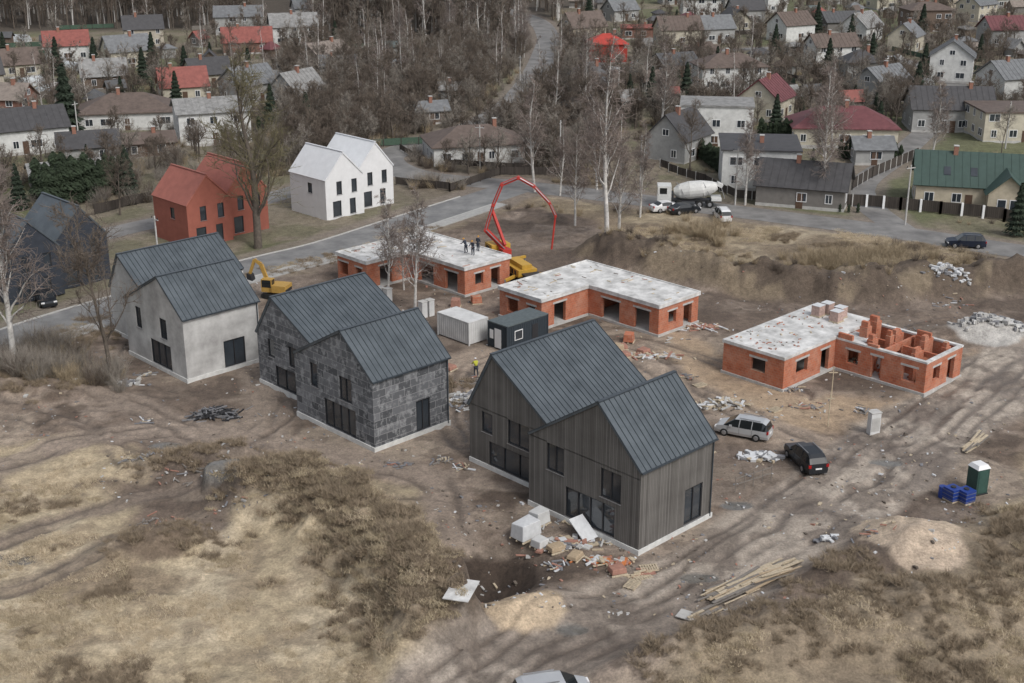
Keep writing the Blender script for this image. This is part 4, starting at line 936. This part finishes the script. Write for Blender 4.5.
def excavator():
    x_,y_=P(276,297);E=empty('excavator',(x_,y_,hz(x_,y_)),math.radians(165));B=MB();ye=mat('excavator_yellow',(.44,.27,.07),.5,.15)
    for s in(-1,1):
        B.box((-1.3,s*.95-.25,.08),(1.3,s*.95+.25,.72),M_rubber);B.tube((-1.3,s*.95-.25,.4),(-1.3,s*.95+.25,.4),.33,.33,12,M_rubber);B.tube((1.3,s*.95-.25,.4),(1.3,s*.95+.25,.4),.33,.33,12,M_rubber)
    B.box((-.8,-.7,.4),(.8,.7,.9),M_frame);B.box((-1.9,-1.15,.95),(.4,1.15,1.9),ye);B.box((-1.95,-1.0,1.0),(-1.902,1.0,1.4),M_frame);B.box((.4,-1.15,.95),(1.4,-.2,1.5),ye);B.box((0.0,.1,.95),(1.5,1.15,2.7),ye);B.box((.1,1.152,1.6),(1.4,1.165,2.6),M_cglass);B.box((1.502,.2,1.4),(1.52,1.05,2.6),M_cglass);B.box((-.013,.2,1.95),(-.002,1.05,2.6),M_cglass)
    pts=[(1.0,-.3,1.4),(2.0,-.3,4.3),(2.9,-.3,4.9),(3.7,-.3,2.9)]
    B.beam(pts[0],pts[1],.35,.5,ye);B.beam(pts[1],pts[2],.32,.45,ye);B.beam(pts[2],pts[3],.28,.38,ye)
    B.tube((1.2,-.3,2.0),(2.3,-.3,3.9),.07,.07,6,M_steel);B.tube((2.0,-.3,4.75),(3.1,-.3,5.1),.07,.07,6,M_steel)
    B.hexa([(3.2,-.8,2.0),(4.0,-.8,2.2),(4.0,.2,2.2),(3.2,.2,2.0),(3.4,-.8,2.8),(4.0,-.8,3.0),(4.0,.2,3.0),(3.4,.2,2.8)],M_frame)
    B.obj('machine',E,bevel=.04);E.scale=(.82,.82,.82)
excavator()
# ------------------------------------------------ site objects
pcw=mat('container_white',(.58,.58,.57),.7,.14,1)
def cabin(name,px,py,lx,ly,h,wm,rm,door):
    x_,y_=P(px,py);E=empty(name,(x_,y_,0),ANG);B=MB();B.box((0,0,.12),(lx,ly,h),wm)
    B.box((-.05,-.05,h+.002),(lx+.05,ly+.05,h+.12),rm)
    for a in(0,lx):
        for c_ in(0,ly):B.box((a-.06,c_-.06,0),(a+.06,c_+.06,h+.1),wm)
    for yy in np.arange(.3,ly-.1,.3):B.box((-.03,yy,.2),(-.002,yy+.1,h-.1),wm)
    for xx in np.arange(.3,lx-.1,.3):
        B.box((xx,-.025,.2),(xx+.1,-.002,h-.1),wm)
    if door:
        B.box((-.06,ly*.3,.2),(-.035,ly*.3+.9,2.15),M_wframe);B.box((-.06,ly*.72,1),(-.035,ly*.72+.5,1.9),M_wframe)
        B.box((1,-.06,1.0),(2.1,-.03,2.0),M_wframe);B.box((1.08,-.07,1.08),(2.02,-.062,1.92),M_glass)
        B.box((3.4,-.06,.2),(4.2,-.03,2.1),M_frame)
    B.obj('cabin_body',E)
cabin('site_cabin',507,353,5.6,2.6,2.6,mat('dark_cabin_sheet',(.03,.04,.05),.6,.15),mat('cabin_roof_sheet',(.10,.12,.125),.7,.2),True)
cabin('storage_container',469,346,2.5,4.6,2.3,pcw,pcw,False)
for px,py in((380,303),(388,304),(430,316),(423,318)):
    x_,y_=P(px,py);B=MB();B.box((-.35,-.35,0),(.35,.35,1.7),pcw);B.box((-.4,-.4,1.702),(.4,.4,1.8),M_conc);B.obj('site_cabinet',None,(x_,y_,hz(x_,y_)-.05),ANG,.02)
x_,y_=P(976,492);B=MB();gm=mat('toilet_green',(.03,.07,.058),.5,.1);B.box((-.55,-.55,.1),(.55,.55,2.1),gm);B.box((-.4,-.575,.2),(.4,-.552,2.0),mat('toilet_door',(.04,.09,.075),.5));B.box((-.6,-.6,0),(.6,.6,.098),M_frame)
B.hexa([(-.6,-.6,2.102),(.6,-.6,2.102),(.6,.6,2.102),(-.6,.6,2.102),(-.42,-.42,2.4),(.42,-.42,2.4),(.42,.42,2.4),(-.42,.42,2.4)],M_wframe);B.obj('portable_toilet',None,(x_,y_,hz(x_,y_)),.4,.03)
bl=mat('blue_plastic',(.02,.05,.24),.4,.1)
for px,py in((952,500),(965,502)):
    x_,y_=P(px,py);B=MB();B.box((-.5,-.5,0),(.5,.5,.14),M_plank);B.box((-.5,-.5,.142),(.5,.5,1.05),bl);B.tube((0,0,1.05),(0,0,1.14),.2,.2,12,M_frame)
    for k in range(3):
        B.box((-.53,-.53,.25+k*.3),(.53,-.505,.28+k*.3),M_gp);B.box((-.53,-.503,.25+k*.3),(-.505,.53,.28+k*.3),M_gp)
    B.obj('blue_water_tank',None,(x_,y_,hz(x_,y_)),.5,.03)
x_,y_=P(942,497);B=MB();B.tube((0,0,0),(0,0,.9),.3,.3,16,bl);B.tube((0,0,.3),(0,0,.34),.32,.32,16,bl);B.tube((0,0,.6),(0,0,.64),.32,.32,16,bl);B.obj('blue_barrel',None,(x_,y_,hz(x_,y_)))
x_,y_=P(873,432);B=MB();B.box((-.45,-.3,0),(.45,.3,1.9),pcw);B.box((-.5,-.35,1.902),(.5,.35,1.98),M_conc);B.box((-.38,-.32,.3),(.38,-.302,1.5),M_conc);B.obj('utility_cabinet',None,(x_,y_,hz(x_,y_)),.3,.02)
def pile(name,px,py,n,rx,ry,ms,ls,ws,hs,ang=None,zt=.5):
    x_,y_=P(px,py);B=MB()
    for i in range(n):
        u,v=R.gauss(0,.4)*rx,R.gauss(0,.4)*ry;a=ang+R.gauss(0,.15) if ang is not None else R.uniform(0,3.14)
        l=R.uniform(*ls);w=R.uniform(*ws);h=R.uniform(*hs);z=hz(x_+u,y_+v)+R.random()*zt*max(0,1-math.hypot(u/rx,v/ry))+h/2
        d=Vector((math.cos(a)*l/2,math.sin(a)*l/2,R.gauss(0,.04)*l));p=Vector((x_+u,y_+v,z));B.beam(p-d,p+d,w,h,R.choice(ms))
    return B.obj(name)
def planks(px0,py0,px1,py1,n,w,l):
    a=P(px0,py0);b_=P(px1,py1);B=MB();d0=Vector((b_[0]-a[0],b_[1]-a[1],0));L_=d0.length;d0.normalize();nn=Vector((-d0.y,d0.x,0))
    for i in range(n):
        ll=R.uniform(*l);t=R.uniform(0,max(0.1,L_-ll));o_=R.gauss(0,.4)*w;an=R.gauss(0,.05);dd=(d0+nn*an).normalized();p=Vector((a[0],a[1],0))+d0*t+nn*o_;q=p+dd*ll
        z=max(hz(p.x,p.y),hz(q.x,q.y),hz((p.x+q.x)/2,(p.y+q.y)/2))+.05+R.random()*.3;B.beam((p.x,p.y,z),(q.x,q.y,z+R.gauss(0,.05)),R.uniform(.10,.24),R.uniform(.03,.06),R.choice([M_plank,M_plank,M_plank,M_osb,M_old,M_old]))
    B.obj('timber_plank_stack')
planks(700,608,800,562,80,1.1,(3,5.5));planks(720,598,790,575,24,.8,(2,4));planks(962,452,985,432,18,.6,(1.5,3));planks(690,626,720,610,10,.6,(1,2.4))
MX=[M_wb,M_conc,M_gp,M_plank,M_pk,M_old,M_gp,M_gp,M_old]
pile('rubble_pile',562,544,70,2.2,.7,[M_osb,M_wb,M_pk,M_plank,M_gp,M_conc],(.4,1.6),(.1,.5),(.03,.15),None,.4)
pile('rubble_pile',607,563,60,2.2,.7,[M_pk,M_pk,M_wb,M_pipe,M_plank,M_conc],(.3,1.2),(.08,.3),(.05,.12),None,.4)
pile('rubble_pile',640,575,16,1.0,.5,[M_plank,M_pk],(.6,1.3),(.1,.15),(.05,.1),math.radians(20),.3)
pile('rubble_pile',760,458,50,1.6,.7,[M_wb,M_wb,M_gp,M_plank],(.3,1.2),(.1,.5),(.05,.25),None,.5)
pile('rubble_pile',215,415,190,2.2,1.3,[M_gp,M_frame,M_frame,M_steel],(.4,1.6),(.04,.15),(.03,.12),None,.7)
pile('rubble_pile',105,384,90,4,1.2,[M_conc,M_wb,M_gp],(.2,.9),(.08,.35),(.05,.25),None,.4)
pile('rubble_pile',990,333,240,4.2,1.8,[M_conc,M_gp,M_conc,M_slab],(.15,.7),(.15,.5),(.1,.4),None,.5)
pile('rubble_pile',945,292,70,2.6,1.0,[M_conc,M_wb,M_gp],(.2,.8),(.15,.5),(.1,.35),None,.3)
pile('rubble_pile',468,400,90,2.2,1.8,[M_wb,M_conc,M_gp,M_steel,M_plank],(.3,1.4),(.05,.4),(.05,.25),None,.5)
pile('rubble_pile',650,357,90,4,1.0,[M_pk,M_plank,M_conc,M_wb],(.3,1.6),(.08,.25),(.05,.12),None,.3)
pile('rubble_pile',700,328,60,2.5,1.0,[M_plank,M_pk,M_wb],(.3,2.0),(.1,.2),(.05,.1),None,.3)
pile('rubble_pile',827,541,24,.9,.5,[M_wb,M_wb,M_gp],(.2,.7),(.1,.3),(.05,.15),None,.3)
pile('rubble_pile',720,405,80,3.4,1.1,[M_plank,M_old,M_wb,M_conc],(.3,1.8),(.1,.25),(.05,.12),None,.3)
for k in range(34):
    for _ in range(20):
        px=R.uniform(60,990);py=R.uniform(300,600);q=P(px,py);ok=inside(np.array([q[0]]),np.array([q[1]]),MUD)[0]
        if ok and float(pdist(np.array([q[0]]),np.array([q[1]]),TR)[0])>5 and all(math.hypot(q[0]-f[0],q[1]-f[1])>f[2]*.62 for f in FLATS[:6]): break
    r_=R.uniform(.6,2.2);pile('debris_scatter',px,py,R.randint(8,26),r_*1.7,r_,R.sample(MX,5),(.12,.9),(.04,.18),(.03,.10),None,.2)
def sheet(name,px,py,w,d,ang,m,z=.15,t=.06,tilt=0):
    x_,y_=P(px,py);B=MB();B.box((-w/2,-d/2,0),(w/2,d/2,t),m);o=B.obj(name,None,(x_,y_,hz(x_,y_)+z),math.radians(ang));o.rotation_euler[0]=tilt;return o
sheet('white_board_sheet',462,634,1.6,2.5,-15,M_slab,.15)
sheet('white_board_sheet',583,536,1.3,2.0,40,M_wb,.6,.06,.6)
sheet('white_board_sheet',690,620,1.0,1.6,60,M_conc,.1)
def bag(px,py,w,d,h,ang,m,name):
    x_,y_=P(px,py);B=MB();B.hexa([(-w/2,-d/2,0),(w/2,-d/2,0),(w/2,d/2,0),(-w/2,d/2,0),(-w*.46,-d*.46,h),(w*.46,-d*.42,h*.93),(w*.44,d*.46,h),(-w*.46,d*.44,h*.9)],m)
    for k in range(3):
        yy=-d/2+d*k/2;B.box((-w/2-.05,yy-.06,-.15),(w/2+.05,yy+.06,-.004),M_plank)
    B.obj(name,None,(x_,y_,hz(x_,y_)+.12),math.radians(ang),.05)
bag(526,533,1.9,1.3,1.2,44,M_wb,'wrapped_pallet');bag(539,523,1.3,1.1,1.0,44,pcw,'wrapped_pallet');bag(540,543,1.0,1.0,.6,44,pcw,'wrapped_pallet')
bag(556,549,1.2,.9,.35,30,M_osb,'board_stack');bag(617,574,1.1,.9,.4,20,M_pk,'brick_pallet');bag(575,558,1.2,.8,.3,60,M_osb,'board_stack')
def pallet(px,py,ang):
    x_,y_=P(px,py);B=MB()
    for k in range(3):B.box((-.6,-.4+k*.35,0),(.6,-.3+k*.35,.1),M_plank)
    for k in range(7):B.box((-.6+k*.18,-.4,.102),(-.49+k*.18,.4,.125),M_plank)
    B.obj('timber_pallet',None,(x_,y_,hz(x_,y_)+.03),math.radians(ang))
for a in[(643,577,25),(649,569,10),(632,586,60),(700,385,30),(560,360,10),(775,410,40)]:pallet(*a)
for i in range(12):
    px,py=R.choice([(640,350),(560,350),(700,350),(680,395),(470,300),(620,345),(450,370),(350,290)]);px+=R.uniform(-25,25);py+=R.uniform(-6,8)
    bag(px,py,1.1,1.0,R.uniform(.3,.9),R.uniform(0,90),R.choice([M_pk,M_brick,M_wb,M_osb]),'block_pallet')
B=MB()
for i in range(5200):
    px=R.uniform(0,1010);py=R.uniform(270,620);x_,y_=P(px,py)
    if not inside(np.array([x_]),np.array([y_]),MUD)[0]: continue
    if fbm(np.array([x_/5]),np.array([y_/5]),60,3)[0]<.44: continue
    s=R.uniform(.03,.13)*(1.8 if R.random()<.07 else 1);z=hz(x_,y_);a=R.uniform(0,3)
    d=Vector((math.cos(a)*s,math.sin(a)*s,R.gauss(0,.2)*s));p=Vector((x_,y_,z+s*.25));B.beam(p-d,p+d,s*R.uniform(.5,1.5),s*R.uniform(.3,.9),R.choice([M_conc,M_gp,M_pk,M_gp,M_plank,M_conc,M_bark,M_bark,M_wb]))
B.obj('scattered_rubble')
B=MB()
for k in range(5):
    x_,y_=P(735+k*9,492-k*3);B.tube((x_,y_,-.1),(x_,y_,1.3),.03,.03,5,M_old)
for k in range(2):
    a=P(735,492);b_=P(771,480);B.beam((*a,.6+k*.5),(*b_,.6+k*.5),.03,.06,M_old)
B.obj('batter_boards')
for px,py in((828,425),(831,400)):
    x_,y_=P(px,py);B=MB();B.tube((0,0,-.2),(0,0,3.2),.05,.04,6,M_plank);B.beam((-.4,0,2.6),(.4,0,2.6),.05,.08,M_plank);B.obj('timber_post',None,(x_,y_,hz(x_,y_)))
for px,py,h in((560,172,8),(480,170,7),(905,225,8),(735,205,8),(640,190,8),(160,275,7),(520,95,8),(1005,150,8),(618,110,8),(80,150,8)):
    x_,y_=P(px,py);B=MB();B.tube((0,0,-.2),(0,0,h),.13,.09,8,M_conc);B.beam((-.7,0,h-.4),(.7,0,h-.4),.1,.1,M_conc)
    for k in(-.6,0,.6):B.tube((k,0,h-.35),(k,0,h-.1),.05,.05,6,M_frame)
    B.obj('utility_pole',None,(x_,y_,0),R.uniform(0,3))
# ------------------------------------------------ workers
def worker(px,py,h0,rz,bend,arm,jac):
    x_,y_=P(px,py,h0);
    if h0==0: h0=hz(x_,y_)
    E=empty('construction_worker',(x_,y_,h0),rz)
    b=bend;hip=Vector((0,0,.92));ch=hip+Vector((math.sin(b)*.42,0,math.cos(b)*.42));nk=hip+Vector((math.sin(b)*.58,0,math.cos(b)*.58));hd=nk+Vector((math.sin(b*.7)*.16,0,math.cos(b*.7)*.16))
    jk=mat('jacket_'+jac[0],jac[1],.8,.15);tr_=mat('work_trousers',(.04,.045,.06),.9)
    def mk(nm,V,Ed,Rd,m):
        me=bpy.data.meshes.new(nm);me.from_pydata([tuple(v) for v in V],Ed,[]);o=bpy.data.objects.new(nm,me);sc.collection.objects.link(o);o.parent=E
        bpy.context.view_layer.objects.active=o
        o.modifiers.new('s','SKIN')
        if me.skin_vertices:
            for i,r_ in enumerate(Rd): me.skin_vertices[0].data[i].radius=(r_,r_)
            me.skin_vertices[0].data[0].use_root=True
        sb=o.modifiers.new('ss','SUBSURF');sb.levels=1;sb.render_levels=1;me.materials.append(m);return o
    mk('trousers',[hip,(0,.1,.86),(.06,.13,.48),(0,.14,.09),(.16,.14,.04),(0,-.1,.86),(-.02,-.15,.48),(-.1,-.15,.09),(.06,-.15,.04)],[(0,1),(1,2),(2,3),(3,4),(0,5),(5,6),(6,7),(7,8)],[.14,.11,.08,.06,.045,.11,.08,.06,.045],tr_)
    V=[hip+Vector((0,0,.05)),ch,nk];Ed=[(0,1),(1,2)];Rd=[.15,.17,.07]
    for s in(-1,1):
        sh=ch+Vector((.0,s*.2,.08));el=sh+Vector((arm*.2,s*.06,-.26));ha=el+Vector((.22,-s*.04,-.12+.1*arm));k=len(V);V+=[sh,el,ha];Ed+=[(1,k),(k,k+1),(k+1,k+2)];Rd+=[.075,.055,.045]
    mk('jacket',V,Ed,Rd,jk)
    H_=MB();sk=mat('skin',(.45,.26,.19),.6);hm=mat('helmet_'+jac[0],jac[2],.4)
    for i in range(6):
        a0=-math.pi/2+math.pi*i/6;a1=-math.pi/2+math.pi*(i+1)/6;H_.tube(hd+Vector((0,0,.115*math.sin(a0))),hd+Vector((0,0,.115*math.sin(a1))),max(.005,.085*math.cos(a0)),max(.005,.085*math.cos(a1)),10,sk,False)
    for i in range(4):
        a0=math.pi/2*i/4;a1=math.pi/2*(i+1)/4;H_.tube(hd+Vector((0,0,.03+.11*math.sin(a0))),hd+Vector((0,0,.03+.11*math.sin(a1))),max(.005,.11*math.cos(a0)),max(.005,.11*math.cos(a1)),10,hm,False)
    H_.box((hd.x+.06,hd.y-.07,hd.z+.03),(hd.x+.16,hd.y+.07,hd.z+.045),hm);H_.box((hd.x+.07,hd.y-.012,hd.z-.03),(hd.x+.105,hd.y+.012,hd.z+.01),sk)
    for s in(-1,1):
        ha=V[5 if s<0 else 8]
        for f in range(4): H_.tube(ha+Vector((.03,(f-1.5)*.02,0)),ha+Vector((.1,(f-1.5)*.02,-.03)),.01,.008,5,sk)
        H_.tube(ha+Vector((0,-s*.04,0)),ha+Vector((.05,-s*.06,-.01)),.011,.009,5,sk)
    H_.obj('head_and_hands',E)
bk=('dark',(.03,.035,.05),(.6,.3,.02));yl=('yellow',(.45,.45,.05),(.7,.7,.7))
worker(466,253,3.3,2.5,.5,1,bk);worker(473,255,3.3,-2.0,.3,1,bk);worker(478,251,3.3,1.0,.1,0,bk)
worker(476,376,.0,2.0,.2,1,yl)
# ------------------------------------------------ light, world, camera
w=bpy.data.worlds.new('World');sc.world=w;w.use_nodes=True;nt=w.node_tree;N=nt.nodes;L=nt.links
sky=N.new('ShaderNodeTexSky');sky.sky_type='NISHITA';sky.sun_disc=False;sky.sun_elevation=math.radians(48);sky.sun_rotation=math.radians(140);sky.air_density=1;sky.dust_density=3
hs=N.new('ShaderNodeHueSaturation');hs.inputs['Saturation'].default_value=.38;L.new(sky.outputs[0],hs.inputs['Color']);bg=N['Background'];L.new(hs.outputs[0],bg.inputs['Color']);bg.inputs['Strength'].default_value=.15
sl_=bpy.data.lights.new('sun','SUN');sl_.energy=1.5;sl_.angle=math.radians(16);sl_.color=(1,.985,.96);so=bpy.data.objects.new('sun',sl_);sc.collection.objects.link(so)
a=math.radians(140);e=math.radians(48);dv=Vector((math.sin(a)*math.cos(e),math.cos(a)*math.cos(e),math.sin(e)));so.rotation_euler=dv.to_track_quat('Z','Y').to_euler()
cam=bpy.data.cameras.new('camera');co=bpy.data.objects.new('camera',cam);sc.collection.objects.link(co);co.location=(0,0,CH);co.rotation_euler=(math.pi/2-TH,0,0);cam.lens=FP/1024*36;cam.sensor_width=36;cam.clip_end=6000;cam.clip_start=.5;sc.camera=co
sc.view_settings.view_transform='Standard'
try: sc.view_settings.look='None'
except: pass
